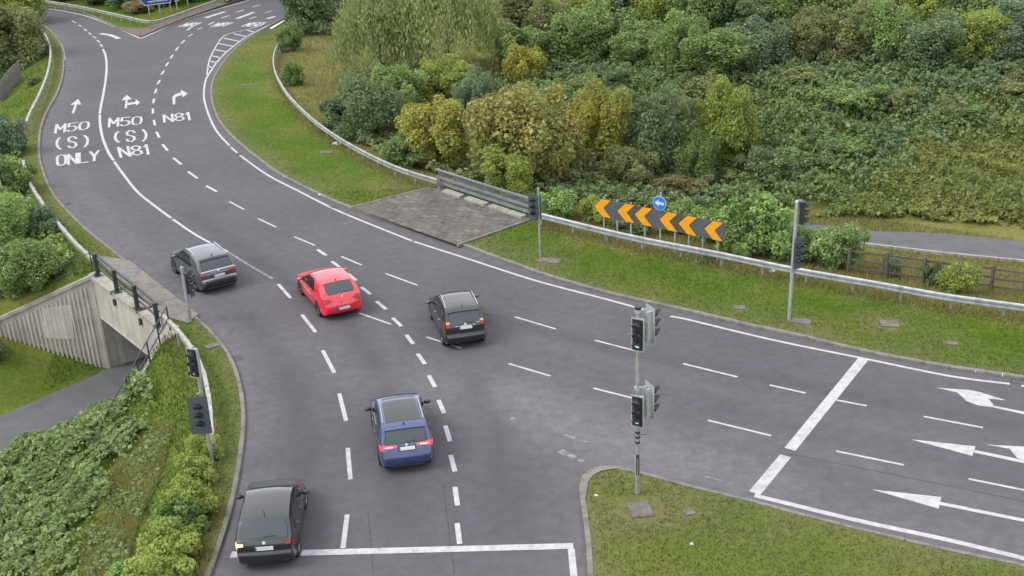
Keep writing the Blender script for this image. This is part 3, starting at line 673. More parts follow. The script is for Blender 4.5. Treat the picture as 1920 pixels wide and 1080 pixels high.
# right wing wall (only its top shows)
nR = np.array([dWr[1], -dWr[0]]); nR = nR if nR@(A+N*5-Wr) > 0 else -nR
RL = np.linalg.norm(Wr-Br)
ztr = lambda s: .1-.38*s
def wr(s, o, z): return v3(Br+dWr*s+nR*o, z)
mb = MB(O); mb.add([wr(s, o, z) for s in (0, RL) for o, z in ((-.32, PLOW), (.03, PLOW), (.03, ztr(s)+.06), (-.32, ztr(s)+.06))], [(0, 1, 2, 3), (7, 6, 5, 4), (0, 4, 5, 1), (1, 5, 6, 2), (2, 6, 7, 3), (3, 7, 4, 0)])
mb.build('wing_wall', M['concrete'], up)
mb = MB(O); mb.add([wr(s, o, ztr(s)+z) for s in (-.2, RL+.05) for o, z in ((-.42, .065), (.12, .065), (.12, .2), (-.42, .2))], [(0, 1, 2, 3), (7, 6, 5, 4), (0, 4, 5, 1), (1, 5, 6, 2), (2, 6, 7, 3), (3, 7, 4, 0)])
mb.build('wing_coping', M['coping'], up)
for u_ in (2.45, 5.3): 
    mb = MB(O); mb.box(uw(u_+.15, .1, -.32), (.1, .14, .3)); mb.build('drain_spout', M['iron'], up)
# path from the mouth
pl = [A+U*.15+N*.5, pathL0+dpl*6, pathL0+dpl*20]; pr = [A+U*3.2+N*.5, pathR0+dpr*6, pathR0+dpr*20]
V = []; 
for a, b in zip(resample(np.array(pl), .8), resample(np.array(pr), .8)):
    V += [(*a, PLOW+.045), (*b, PLOW+.045)]
n_ = len(V)//2
tag(link('path', raw(V, [(2*i, 2*i+1, 2*i+3, 2*i+2) for i in range(n_-1)]), M['path']), kind='structure')
mb = MB(); q = resample(np.array(pr), .8); mb.loft(np.c_[q, np.full(len(q), PLOW)], [(0, 0), (0, .13), (.1, .13), (.1, 0)], True)
tag(mb.build('path_kerb', M['coping']), kind='structure')

# railings on the underpass
rb = v3(A+U*.1-N*.15, .1)
rl = empty('railing', rb, label='dark metal post and rail guarding the road edge above the underpass mouth', cat='railing')
posts = [G(*q, .16) for q in ((184,517),(220,548),(258,578),(297,612))]
for i, q in enumerate(posts):
    mb = MB(rb); q = np.array(q); t = math.atan2(U[1], U[0])
    mb.box(q+[0, 0, .52], (.13, .16, 1.04), rot(t)); mb.box(q+[0, 0, 1.06], (.16, .19, .05), rot(t)); mb.box(q+[0, 0, .02], (.34, .34, .04), rot(t)); mb.build('post', M['rail_dark'], rl, )
for z in (.3, .62, .96):
    for a, b in zip(posts[:-1], posts[1:]):
        off = -v3(N, 0)*.13
        mb = MB(rb); mb.bar(np.array(a)+[0, 0, z]+off, np.array(b)+[0, 0, z]+off, .07 if z < .9 else .09, .06); mb.build('rail', M['rail_dark'], rl)
def handrail(name, bases, h, label, rows=(.98, .5), mat='rail_dark', r=.028):
    o = empty(name, bases[0], label=label, cat='handrail'); B0 = np.array(bases[0])
    for q in bases:
        mb = MB(B0); mb.tube([np.array(q)-[0, 0, .15], np.array(q)+[0, 0, h]], r*1.2, 6); mb.build('post', M[mat], o)
    for k in rows:
        mb = MB(B0); mb.tube([np.array(q)+[0, 0, h*k] for q in bases], r, 6); mb.build('rail', M[mat], o)
    return o
hb = []
for k in range(6):
    s = .1+k*(RL-.1)/5+(0 if k < 5 else .6); hb.append(wr(s, -.15, ztr(s)+.2))
handrail('handrail', hb, 1.08, 'black tubular handrail sloping down beside the underpass path to the brambles')
hb = [wl(s, -.42, ztop(s)+.1) for s in (.15, 1.05, 1.95)]
handrail('handrail', hb, 1.05, 'short dark handrail on top of the ribbed wing wall beside the bush', r=.024)

# ------------------------------------------------------------------ guard rails
Wp = [(0, -.155), (.075, -.115), (.075, -.05), (.0, -.02), (.0, .02), (.075, .05), (.075, .115), (0, .155), (-.015, .15), (.055, .11), (.055, .06), (-.02, .03), (-.02, -.03), (.055, -.06), (.055, -.11), (-.015, -.15)]
Bp = [(-.07, -.1), (.08, -.1), (.08, .09), (-.07, .09)]
def guardrail(P, prof, label, mat, side=1, step=3.0, post=1.0, top=BZ, plank=True):
    P = resample(P, step/3); n = len(P); base = v3(P[0], Hz(*P[0]))
    o = empty('guard_rail', base, label=label, cat='guard rail')
    pf = [(a*side, b) for a, b in prof]
    Zs = np.array([H([q])[0] if True else .1 for q in P]); Zs = np.full(n, .1)
    Q = np.c_[P, Zs+top-.1]
    for i in range(0, n-1, 3):
        seg = Q[i:min(i+4, n)]
        if len(seg) < 2: continue
        mb = MB(base); mb.loft(seg, pf, True); mb.build('beam', M[mat], o)
        a, b = seg[0], seg[1]
        mb = MB(base); mb.loft(np.array([a-(b-a)*.08/np.linalg.norm(b-a), a+(b-a)*.14/np.linalg.norm(b-a)]), [(p_*1.07+.004*side, q_*1.05) for p_, q_ in pf], True); mb.build('splice', M['galv_dull'], o)
    Nn = normals2(P)
    k = max(1, int(round(post*3/step*1.0)))
    for i in range(0, n, 2):
        p_ = P[i]-Nn[i]*side*.10; z0 = Hz(*p_)
        mb = MB(base); an = math.atan2(Nn[i][1], Nn[i][0])
        mb.box((p_[0], p_[1], (z0-.2+top+.08)/2), (.06, .1, top+.08-z0+.2), rot(an)); mb.box((*(P[i]-Nn[i]*side*.045), top), (.06, .06, .2), rot(an)); mb.build('post', M['galv_dull'], o)
    return o
# travel direction: gR lines run towards the viewer, road lies on their right
guardrail(gR1, Wp, 'curving steel guard rail along the grass verge left of the paved apron', 'galv_dull', side=-1)
guardrail(gR2, Wp, 'long pale steel guard rail passing under the amber chevron board', 'galv', side=-1)
guardrail(gL1, Bp, 'guard rail curving round the far left bend beside the timber fence', 'beam_left', side=-1)
guardrail(gL2, Bp, 'short guard rail on the left verge running up to the underpass railing', 'beam_left', side=-1)
guardrail(np.array([q for q in gL3 if proj([q[0], q[1], BZ])[1] < 838]), Bp, 'white box beam guard rail behind the two near left signals, ending in the hedge', 'beam_left', side=1)
guardrail(gGo, Wp, 'guard rail bent round the grassy nose between the two far roads', 'beam_left', side=-1)

# parapet with mesh on the far tunnel mouth
pb = v3(PAR0, .12); par = empty('parapet', pb, label='grey steel parapet with mesh infill along the back of the paved apron', cat='parapet')
du = (PAR1-PAR0); PLn = np.linalg.norm(du); du /= PLn; dn = np.array([-du[1], du[0]])
for i in range(7):
    q = PAR0+du*PLn*i/6+dn*.12; mb = MB(pb); mb.box((*q, .62), (.09, .09, 1.1), rot(math.atan2(du[1], du[0]))); mb.build('post', M['parapet'], par)
for z, h_ in ((.42, .12), (.72, .11), (1.14, .09)):
    mb = MB(pb); mb.bar(v3(PAR0-du*.1, z), v3(PAR1+du*.1, z), .1, h_); mb.build('rail', M['parapet'], par)
mb = MB(pb)
for k in range(int(PLn/.07)):
    q = PAR0+du*(k*.07+.03)+dn*.07; mb.box((*q, .75), (.014, .014, .82))
for k in range(8): mb.bar(v3(PAR0+dn*.07, .38+.1*k), v3(PAR1+dn*.07, .38+.1*k), .012, .012)
tag(mb.build('mesh_infill', M['parapet'], par), kind='stuff')
for a, b in ((.9, 2.35), (2.75, 4.3), (4.65, 6.05), (6.1, 7.2)):
    mb = MB(pb); mb.bar(v3(PAR0+du*a-dn*.28, .19), v3(PAR0+du*min(b, PLn)-dn*.28, .19), .38, .16); mb.build('coping_stone', M['coping'], par)
mb = MB(pb); mb.bar(v3(PAR0-du*.3+dn*.25, -1.4), v3(PAR1+du*.3+dn*.25, -1.4), .5, 2.9); mb.build('head_wall', M['tunnel'], par)

# ------------------------------------------------------------------ traffic signals
def head(parent, loc, az, lit=False, board='dark', hood=.2, sc_=1., bw=.5, bh=1.12):
    """signal head facing azimuth az (radians, world), loc in parent space (centre of housing)"""
    R = rot(az); loc = np.array(loc, float)
    T = lambda x, y, z: loc+R@np.array([x*sc_, y*sc_, z*sc_])
    mb = MB(); 
    mb.box(T(-.07, 0, 0), (.17*sc_, .27*sc_, .92*sc_), R)
    for k in (.31, 0, -.31): mb.box(T(-.165, 0, k), (.03*sc_, .22*sc_, .26*sc_), R)
    hd = mb.build('signal_head', M['black' if board == 'dark' else 'head_grey'], parent)
    mb = MB(); mb.box(T(.02, 0, 0), (.012*sc_, bw*sc_, bh*sc_), R); mb.build('backing_board', M['board_dark' if board == 'dark' else 'head_grey'], hd)
    if board != 'dark':
        mb = MB(); mb.box(T(.03, 0, 0), (.012*sc_, (bw-.07)*sc_, (bh-.08)*sc_), R); mb.build('face_panel', M['black'], hd)
    for i, k in enumerate((.31, 0, -.31)):
        mb = MB(); V = [T(.042, .1*math.cos(a), k+.1*math.sin(a)) for a in np.linspace(0, 2*math.pi, 16, endpoint=False)]
        mb.add(V, [tuple(range(16))]); mb.build('lens', M['lens_green' if lit and i == 2 else 'lens_off'], hd)
        mb = MB(); an = np.linspace(-.45, math.pi+.45, 13); V = []
        for rr in (.125, .112):
            for x0, lo in ((.035, 0), (1, 0)):
                for a in an:
                    L = .035+(hood+.02)*(.45+.55*max(0, math.sin(a)))if x0 == 1 else .035
                    V.append(T(L, rr*math.cos(a), k+rr*math.sin(a)))
        n = 13; Fc = [(j, j+1, n+j+1, n+j) for j in range(n-1)]+[(2*n+j, 3*n+j, 3*n+j+1, 2*n+j+1) for j in range(n-1)]+[(n+j, n+j+1, 3*n+j+1, 3*n+j) for j in range(n-1)]
        mb.add(V, Fc); mb.build('visor', M['black'], hd, True)
    return hd
def bracket(parent, a, b, z, dz=.45, r=.022):
    for s in (-dz, dz):
        mb = MB(); mb.tube([np.array([a[0], a[1], z+s]), np.array([b[0], b[1], z+s])], r, 6); mb.build('bracket', M['galv_dull'], parent)
def pole(parent, h, r=.057, collar=True, mat='galv_dull', tilt=(0, 0)):
    mb = MB(); mb.tube([(0, 0, -.3), (tilt[0]*.5, tilt[1]*.5, h*.5), (tilt[0], tilt[1], h)], r, 10); mb.tube([(tilt[0], tilt[1], h), (tilt[0], tilt[1], h+.05)], [r*1.15, r*.7], 10)
    mb.build('pole', M[mat], parent, True)
    if collar:
        mb = MB(); mb.tube([(0, 0, .02), (0, 0, 1.3)], r*1.35, 10); mb.build('pole_sleeve', M['galv_dull'], parent, True)
D = math.radians
# island signal
B = G(1195, 925, .1); h = zpole(B, 580)
s1 = empty('traffic_signal', B, label='tall island traffic signal with four heads, two showing green', cat='traffic signal'); pole(s1, h, .058)
z1, z2 = zpole(B, 622), zpole(B, 765)
for z in (z1, z2):
    head(s1, (-.02, -.2, z), D(-120), True, 'light', bw=.40, bh=1.06, hood=.26); head(s1, (.36, .14, z+.16), D(24), False, 'light', bw=.5, bh=1.14, hood=.3)
    bracket(s1, (0, 0), (-.02, -.14), z); bracket(s1, (0, 0), (.32, .12), z+.16, .5)
    mb = MB(); mb.tube([(0, 0, z+.62), (0, 0, z+.72)], .1, 10); mb.build('collar', M['galv'], s1)
mb = MB(); mb.tube([(0, 0, h+.02), (0, 0, h+.09)], .1, 10); mb.build('pole_cap', M['black'], s1)
for dz in (-.85, -1.02, -1.2):
    mb = MB(); mb.tube([(0, 0, z2+dz), (0, 0, z2+dz+.06)], .085, 10); mb.build('clamp_band', M['rail_dark'], s1)
mb = MB(); mb.tube([(0, -.06, z2-.88), (.25, -.1, z2-.86)], .012, 5); mb.build('cable_tie', M['rail_dark'], s1)
mb = MB(); mb.box((0, -.05, z2-1.95), (.1, .05, .72)); mb.build('detector_box', M['rail_dark'], s1)
# right verge signal
B = G(1479, 600, .1); h = zpole(B, 378)
s2 = empty('traffic_signal', B, label='slightly leaning signal pole with two heads on the right verge', cat='traffic signal'); tl = (.05, 0); pole(s2, h, .07, False, 'galv', tl)
z1, z2 = zpole(B, 400), zpole(B, 474)
head(s2, (.36, .03, z1), D(-12), False, 'dark', bw=.05, bh=1.0); bracket(s2, (.06, 0), (.22, .02), z1, .52, .03)
mb = MB(); mb.tube([(.2, .02, z1-.52), (.2, .02, z1+.52)], .035, 8); mb.build('bracket', M['galv'], s2)
head(s2, (.2, -.1, z2), D(-62), False, 'dark', bw=.42, bh=1.28); bracket(s2, (.03, 0), (.2, -.02), z2)
mb = MB(); mb.box((.34, .12, z2+.1), (.04, .3, 1.0), rot(D(-62))); mb.build('backing_board', M['board_dark'], s2)
# signal by the apron
B = G(1013, 482, .1); h = zpole(B, 353)
s3 = empty('traffic_signal', B, label='single head signal on a thin pole beside the paved apron', cat='traffic signal'); pole(s3, h, .055, False, 'galv_dull')
z1 = zpole(B, 386); head(s3, (-.25, -.08, z1), D(-105), False, 'dark', bw=.44, bh=1.2); bracket(s3, (0, 0), (-.2, -.03), z1, .5)
mb = MB(); mb.box((-.02, .0, z1-.05), (.03, .28, 1.15), rot(D(-105))); mb.build('backing_board', M['board_dark'], s3)
# left signal in front of the grey car
B = G(357, 602, .1); h = zpole(B, 502)
s4 = empty('traffic_signal', B, label='green grey signal post beside the footway, head seen from the side', cat='traffic signal'); pole(s4, h, .075, False, 'galv_dull')
z1 = zpole(B, 533); head(s4, (.24, .06, z1), D(-22), False, 'dark', bw=.3, bh=1.18); bracket(s4, (0, 0), (.18, .05), z1, .5)
# near left signal
B = G(399, 872, .1); h = zpole(B, 655)
s5 = empty('traffic_signal', B, label='near left signal pole with a small green lit head above a large dark board', cat='traffic signal'); pole(s5, h, .058, False)
z1, z2 = zpole(B, 675), zpole(B, 772)
head(s5, (-.02, -.2, z1), D(-112), True, 'light', bw=.4, bh=1.04, hood=.26); bracket(s5, (0, 0), (-.02, -.12), z1, .5)
head(s5, (-.1, -.22, z2), D(-88), False, 'dark', bw=.66, bh=1.36, sc_=1.0); bracket(s5, (0, 0), (-.1, -.15), z2, .72, .03)
mb = MB(); mb.tube([(.04, 0, .3), (.04, 0, h-.4)], .025, 6); mb.build('cable_duct', M['galv_dull'], s5)

# ------------------------------------------------------------------ chevron board
bp = [G(x, y, .1) for x, y in ((1132,450),(1154,457),(1180,462),(1205,468),(1231,476),(1259,481),(1287,485),(1315,489),(1344,494))]
c0 = np.array(bp[0]); c1b = np.array(bp[-1]); db = c1b-c0; db[2] = 0; Lb = np.linalg.norm(db); db /= Lb; nb = np.array([db[1], -db[0], 0])
if nb[1] > 0: nb = -nb
ch = empty('chevron_sign', c0, label='long dark sign board with six amber chevrons pointing left on nine posts', cat='road sign')
z0 = zpole(c0, 405)-.02; zt = zpole(c0, 371); zb9 = zpole(c1b, 450); zt9 = zpole(c1b, 416)
zl = lambda s: z0+(zb9-z0)*s/Lb; hb_ = ((zt-z0)+(zt9-zb9))/2
def cp(s, v, o): return c0+db*s+nb*o+np.array([0, 0, zl(s)+v*hb_])
edges_px = [1113, 1160, 1192, 1238, 1272, 1320, 1358]
def s_at(px):                               # distance along board at which it shows at column px
    lo, hi = -2., Lb+2
    for _ in range(40):
        mid = (lo+hi)/2
        if proj(cp(mid, .5, .06))[0] < px: lo = mid
        else: hi = mid
    return lo
tips = [s_at(q) for q in (1114, 1157.5, 1190, 1236.5, 1272.5, 1320.5)]; tails = [s_at(q) for q in (1144.5, 1189, 1222, 1270.5, 1306.5, 1357)]
tip_w = np.mean([b-a for a, b in zip(tips, tails)])
panels = [('board_panel', s_at(1126), s_at(1172), 'board_grey'), ('board_panel', s_at(1172.2), s_at(1204), 'board_brown'), ('board_panel', s_at(1204.2), s_at(1252), 'board_grey'), ('board_panel', s_at(1252.2), s_at(1287), 'board_brown'), ('board_panel', s_at(1287.2), s_at(1359), 'board_grey')]
for nm, a, b, mt in panels:
    mb = MB(c0); mb.prism([(a, .02), (b, .02), (b, .98), (a, .98)], lambda q, k: cp(q[0], q[1], .05-.03*k)); mb.build(nm, M[mt], ch)
for t in tips:
    e = t+tip_w; q = [(t, .5), (t+tip_w*.47, .99), (e, .99), (e-tip_w*.45, .5), (e, .01), (t+tip_w*.47, .01)]
    cx, cy = t+tip_w*.5, .5
    mb = MB(c0); mb.prism([(cx+(x-cx)*1.09, cy+(y-cy)*1.05) for x, y in q], lambda p_, k: cp(p_[0], p_[1], .056-.02*k)); edg = mb.build('chevron_border', M['edge_black'], ch)
    mb = MB(c0); mb.prism(q, lambda p_, k: cp(p_[0], p_[1], .062-.01*k)); mb.build('chevron', M['orange'], ch)
for i, q in enumerate(bp):
    q = np.array(q); s = (q-c0)@db; mb = MB(c0); tp = zl(s)+hb_+.06
    if i == 4: continue
    q = c0+db*s; mb.tube([q-[0, 0, .2]-nb*.03, q+[0, 0, tp]-nb*.03], .038, 8); mb.build('post', M['galv'], ch, True)
B = c0+db*((np.array(bp[4])-c0)@db); h = zpole(B, 361)
ks = empty('keep_left_sign', B, label='round blue sign with white left arrow on a pole at the chevron board', cat='road sign')
pq = -nb*.02
mb = MB(); mb.tube([pq-[0, 0, .2], pq+[0, 0, h]], .038, 8); mb.build('pole', M['galv'], ks, True)
zc = zpole(B, 380); R_ = np.stack([db, [0, 0, 1], nb], 1)
def disc(r, o, mat, name):
    mb = MB(); an = np.linspace(0, 2*math.pi, 28, endpoint=False); V = [R_@np.array([r*math.cos(a), r*math.sin(a), o]) + [0, 0, zc] for a in an]+[R_@np.array([r*math.cos(a), r*math.sin(a), o-.012]) + [0, 0, zc] for a in an]
    mb.add(V, [tuple(range(28)), tuple(range(55, 27, -1))]+[(k, 28+k, 28+(k+1) % 28, (k+1) % 28) for k in range(28)]); mb.build(name, M[mat], ks)
disc(.345, .09, 'sign_white', 'sign_rim'); disc(.325, .096, 'sign_blue', 'sign_face')
mb = MB(); mb.prism([(-.25, 0), (-.02, .17), (-.06, .06), (.24, .06), (.24, -.06), (-.06, -.06), (-.02, -.17)], lambda q, k: R_@np.array([q[0], q[1], .103-.006*k])+[0, 0, zc]); mb.build('arrow_symbol', M['sign_white'], ks)

# ------------------------------------------------------------------ far direction signs
def dirsign(posts_px, ytop, ybot, mat, label, pts=None, lines=()):
    b = [G(x, y, .1) for x, y in posts_px]; b0 = np.array(b[0]); e = np.array(b[-1]); d = e-b0; L = np.linalg.norm(d[:2]); d = np.array([d[0], d[1], 0])/L; n_ = np.array([d[1], -d[0], 0]); n_ = n_ if n_[1] < 0 else -n_
    o = empty('direction_sign', b0, label=label, cat='road sign'); zb = zpole(b0, ybot); zt = zb+ytop
    for q in b:
        mb = MB(b0); mb.tube([np.array(q)-[0, 0, .2], np.array(q)+[0, 0, zt-.1]], .06, 8); mb.build('post', M['galv'], o)
    f = lambda off: (lambda q, k: b0+d*q[0]+n_*(off-.03*k)+np.array([0, 0, q[1]]))
    P_ = pts(L, zb, zt) if pts else [(-.3, zb), (L+.3, zb), (L+.3, zt), (-.3, zt)]
    c = np.mean(P_, axis=0)
    mb = MB(b0); mb.prism(P_, f(.1)); mb.build('sign_rim', M['sign_white'], o)
    mb = MB(b0); mb.prism([tuple(c+(np.array(q)-c)*np.array([.95, .86])) for q in P_], f(.112)); fc = mb.build('sign_face', M[mat], o)
    for (x0, x1, v) in lines:
        mb = MB(b0); z = zb+(zt-zb)*v
        k = x0
        while k < x1-.02:                    # illegible word: separate small strokes
            ww = random.uniform(.07, .14); mb.prism([(L*k, z-.08), (L*k+ww, z-.08), (L*k+ww, z+.08), (L*k, z+.08)], f(.122)); k += (ww+.05)/L
        mb.build('lettering', M['sign_white'], fc)
dirsign([(281,31),(301,28),(321,26)], 1.15, 10, 'sign_navy', 'blue direction sign with pointed left end behind the far grass nose', lambda L, a, b: [(-.75, (a+b)/2), (-.35, a), (L+.15, a), (L+.15, b), (-.35, b)], [(.0, .95, .3), (.05, .7, .7)])
dirsign([(333,21),(353,14)], 1.2, 2, 'sign_green', 'green direction sign at the top edge right of the blue one', None, [(.1, .9, .5)])
B = G(-8, 372, .1); B[2] = Hz(B[0], B[1]); es = empty('route_sign', B, label='green and white sign cut off by the left edge of the picture', cat='road sign')
mb = MB(); mb.tube([(0, 0, -.2), (0, 0, 2.6)], .05, 8); mb.build('post', M['galv_dull'], es)
mb = MB(); mb.box((0, -.07, 2.0), (1.0, .03, 1.3)); mb.build('sign_rim', M['sign_white'], es)
mb = MB(); mb.box((0, -.082, 2.02), (.9, .03, 1.15)); mb.build('sign_face', M['sign_green'], es)
P = hit(44, 402); es = empty('marker_post', P, label='thin marker post with a white cap among the left bank bushes', cat='marker post')
mb = MB(); mb.box((0, 0, .35), (.09, .05, 1.1)); mb.build('post', M['timber_grey'], es); mb = MB(); mb.box((0, 0, .96), (.3, .16, .13)); mb.build('cap', M['sign_white'], es)

# ------------------------------------------------------------------ fences
def fence(name, base, rails, posth, label, mat, rail_w=(.04, .1), pw=.12, spacing=None):
    B0 = np.array(base[0]); o = empty(name, B0, label=label, cat='fence')
    for q in base:
        mb = MB(B0); mb.box(np.array(q)+[0, 0, posth/2-.15], (pw, pw, posth+.3), rot(.5)); mb.build('post', M[mat], o)
    for z in rails:
        for a, b in zip(base[:-1], base[1:]):
            mb = MB(B0); j = random.uniform(-.03, .03); mb.bar(np.array(a)+[0, .07, z+j], np.array(b)+[0, .07, z+random.uniform(-.03, .03)], *rail_w); mb.build('rail', M[mat], o)
fb = []
for x, y in ((1590,516),(1660,524),(1730,534),(1795,542),(1857,550),(1925,560),(1990,570)):
    fb.append(hit(x, y))
fence('timber_fence', fb, (1.12, .72, .34), 1.3, 'weathered post and rail timber fence between the guard rail and lower path', 'timber')
def paling(px, label):
    b = [hit(x, y) for x, y in px]; B0 = np.array(b[0]); o = empty('timber_fence', B0, label=label, cat='fence')
    P = resample(np.array(b), .34)
    for q in P:
        mb = MB(B0); mb.box((q[0], q[1], Hz(q[0], q[1])+.75), (.2, .05, 1.7+random.uniform(-.08, .08)), rot(.9)); mb.build('paling', M['timber_grey'], o)
    for z in (.4, 1.2):
        mb = MB(B0); mb.tube([np.array([q[0], q[1]+.05, Hz(q[0], q[1])+z]) for q in P], .05, 4); mb.build('rail', M['timber_grey'], o)
paling([(-25,205),(5,190),(40,150)], 'grey upright paling fence at the left edge below the far bend')

# right hand lower path, following the ground
pa = np.array([hit(x, y)[:2] for x, y in ((1480,424),(1560,429),(1620,436),(1760,443),(1920,457),(2100,474))]); pc = np.array([hit(x, y)[:2] for x, y in ((1470,450),(1560,459),(1620,466),(1760,479),(1920,494),(2100,516))])
pa, pc = smooth(pa, .8), smooth(pc, .8); k = max(len(pa), len(pc)); ra = resample(pa, 99); 
def rs(P, n): 
    s = np.r_[0, np.cumsum(np.linalg.norm(np.diff(P, axis=0), axis=1))]; t = np.linspace(0, s[-1], n); return np.stack([np.interp(t, s, P[:, i]) for i in range(2)], 1)
pa, pc = rs(pa, 40), rs(pc, 40); V = []
for a, b in zip(pa, pc):
    for t in (0, .33, .67, 1):
        q = a*(1-t)+b*t; V.append((*q, Hz(*q)+.07))
tag(link('path', raw(V, [(4*i+j, 4*i+j+1, 4*i+j+5, 4*i+j+4) for i in range(39) for j in range(3)]), M['path'], None, True), kind='structure')
mb = MB(); mb.loft(np.c_[pc, H(pc)+.02], [(-.07, -.1), (-.07, .16), (.07, .16), (.07, -.1)], True); tag(mb.build('path_kerb', M['coping']), kind='structure')

# ------------------------------------------------------------------ chamber covers and litter
def cover(px, py, w_, l_, an, mat, label, name='chamber_cover'):
    c = G(px, py, .1); c[2] = Hz(c[0], c[1]); o = empty(name, c, an, label, 'cover')
    mb = MB(); w_ *= .8; l_ *= .8; mb.box((0, 0, .0), (w_, l_, .06)); mb.build('frame', M['dirt'], o)
    for s in (-1, 1):
        mb = MB(); mb.box((s*w_*.235, 0, .022), (w_*.44, l_*.88, .03)); mb.build('lid', M[mat], o)
cover(1200, 955, .85, 1.05, .1, 'cover', 'dark square chamber cover at the foot of the island signal')
cover(1292, 961, .4, .4, .3, 'cover_light', 'small pale chamber cover on the island right of the dark one')
cover(1030, 489, 1.3, .7, -.3, 'cover', 'long grey cover in the grass below the apron signal')
cover(1502, 603, 1.0, .55, -.35, 'cover', 'grey cover at the foot of the right verge signal')
cover(1668, 608, .9, .7, -.2, 'cover_light', 'pale worn cover alone in bare earth on the right verge')
cover(1387, 577, .6, .5, -.2, 'cover', 'small cover in a bare patch left of the right verge signal')
cover(1785, 644, .5, .4, -.2, 'cover_light', 'small cover near the kerb at the far right verge')
cover(470, 159, 1.8, .5, .1, 'cover_light', 'long thin slab in the grass of the upper verge')
cover(612, 286, 1.0, .7, .1, 'cover', 'dark cover in the grass beside the curving guard rail')
cover(398, 649, .7, .5, .6, 'cover', 'cover in the left verge beside the near left signal')
def litter(p_, s, label, name='litter'):
    o_ = bmesh.new(); bmesh.ops.create_icosphere(o_, subdivisions=2, radius=1)
    for v in o_.verts: v.co = Vector((v.co.x*s[0], v.co.y*s[1], max(-.2, v.co.z)*s[2]))*(1+random.uniform(-.22, .22))
    me = bpy.data.meshes.new('m'); o_.to_mesh(me); o_.free(); o = link(name, me, M['litter']); o.location = (p_[0], p_[1], p_[2]+s[2]*.3); tag(o, label, 'litter')
litter(hit(1447, 511), (.22, .1, .1), 'white scrap on the grass left of the right verge signal')
litter(hit(153, 701), (.26, .16, .13), 'larger white bag on the grass before the ribbed wing wall')
litter(hit(161, 688), (.18, .14, .1), 'pale crumpled scrap just behind the white bag by the wing wall')
litter(hit(190, 682), (.15, .08, .07), 'small white scrap at the foot of the underpass jamb')
litter(hit(1117, 932), (.1, .08, .07), 'white cup lying near the island tip')
litter(hit(1297, 1021), (.07, .06, .05), 'tiny white scrap in the island grass')
litter(hit(632, 272), (.3, .18, .15), 'pale rubbish against the curving guard rail post')
litter(hit(600, 366), (.1, .08, .06), 'tiny white scrap on the upper verge near the kerb')
litter(hit(660, 293), (.16, .1, .05), 'flat white scrap in the grass before the curving guard rail')

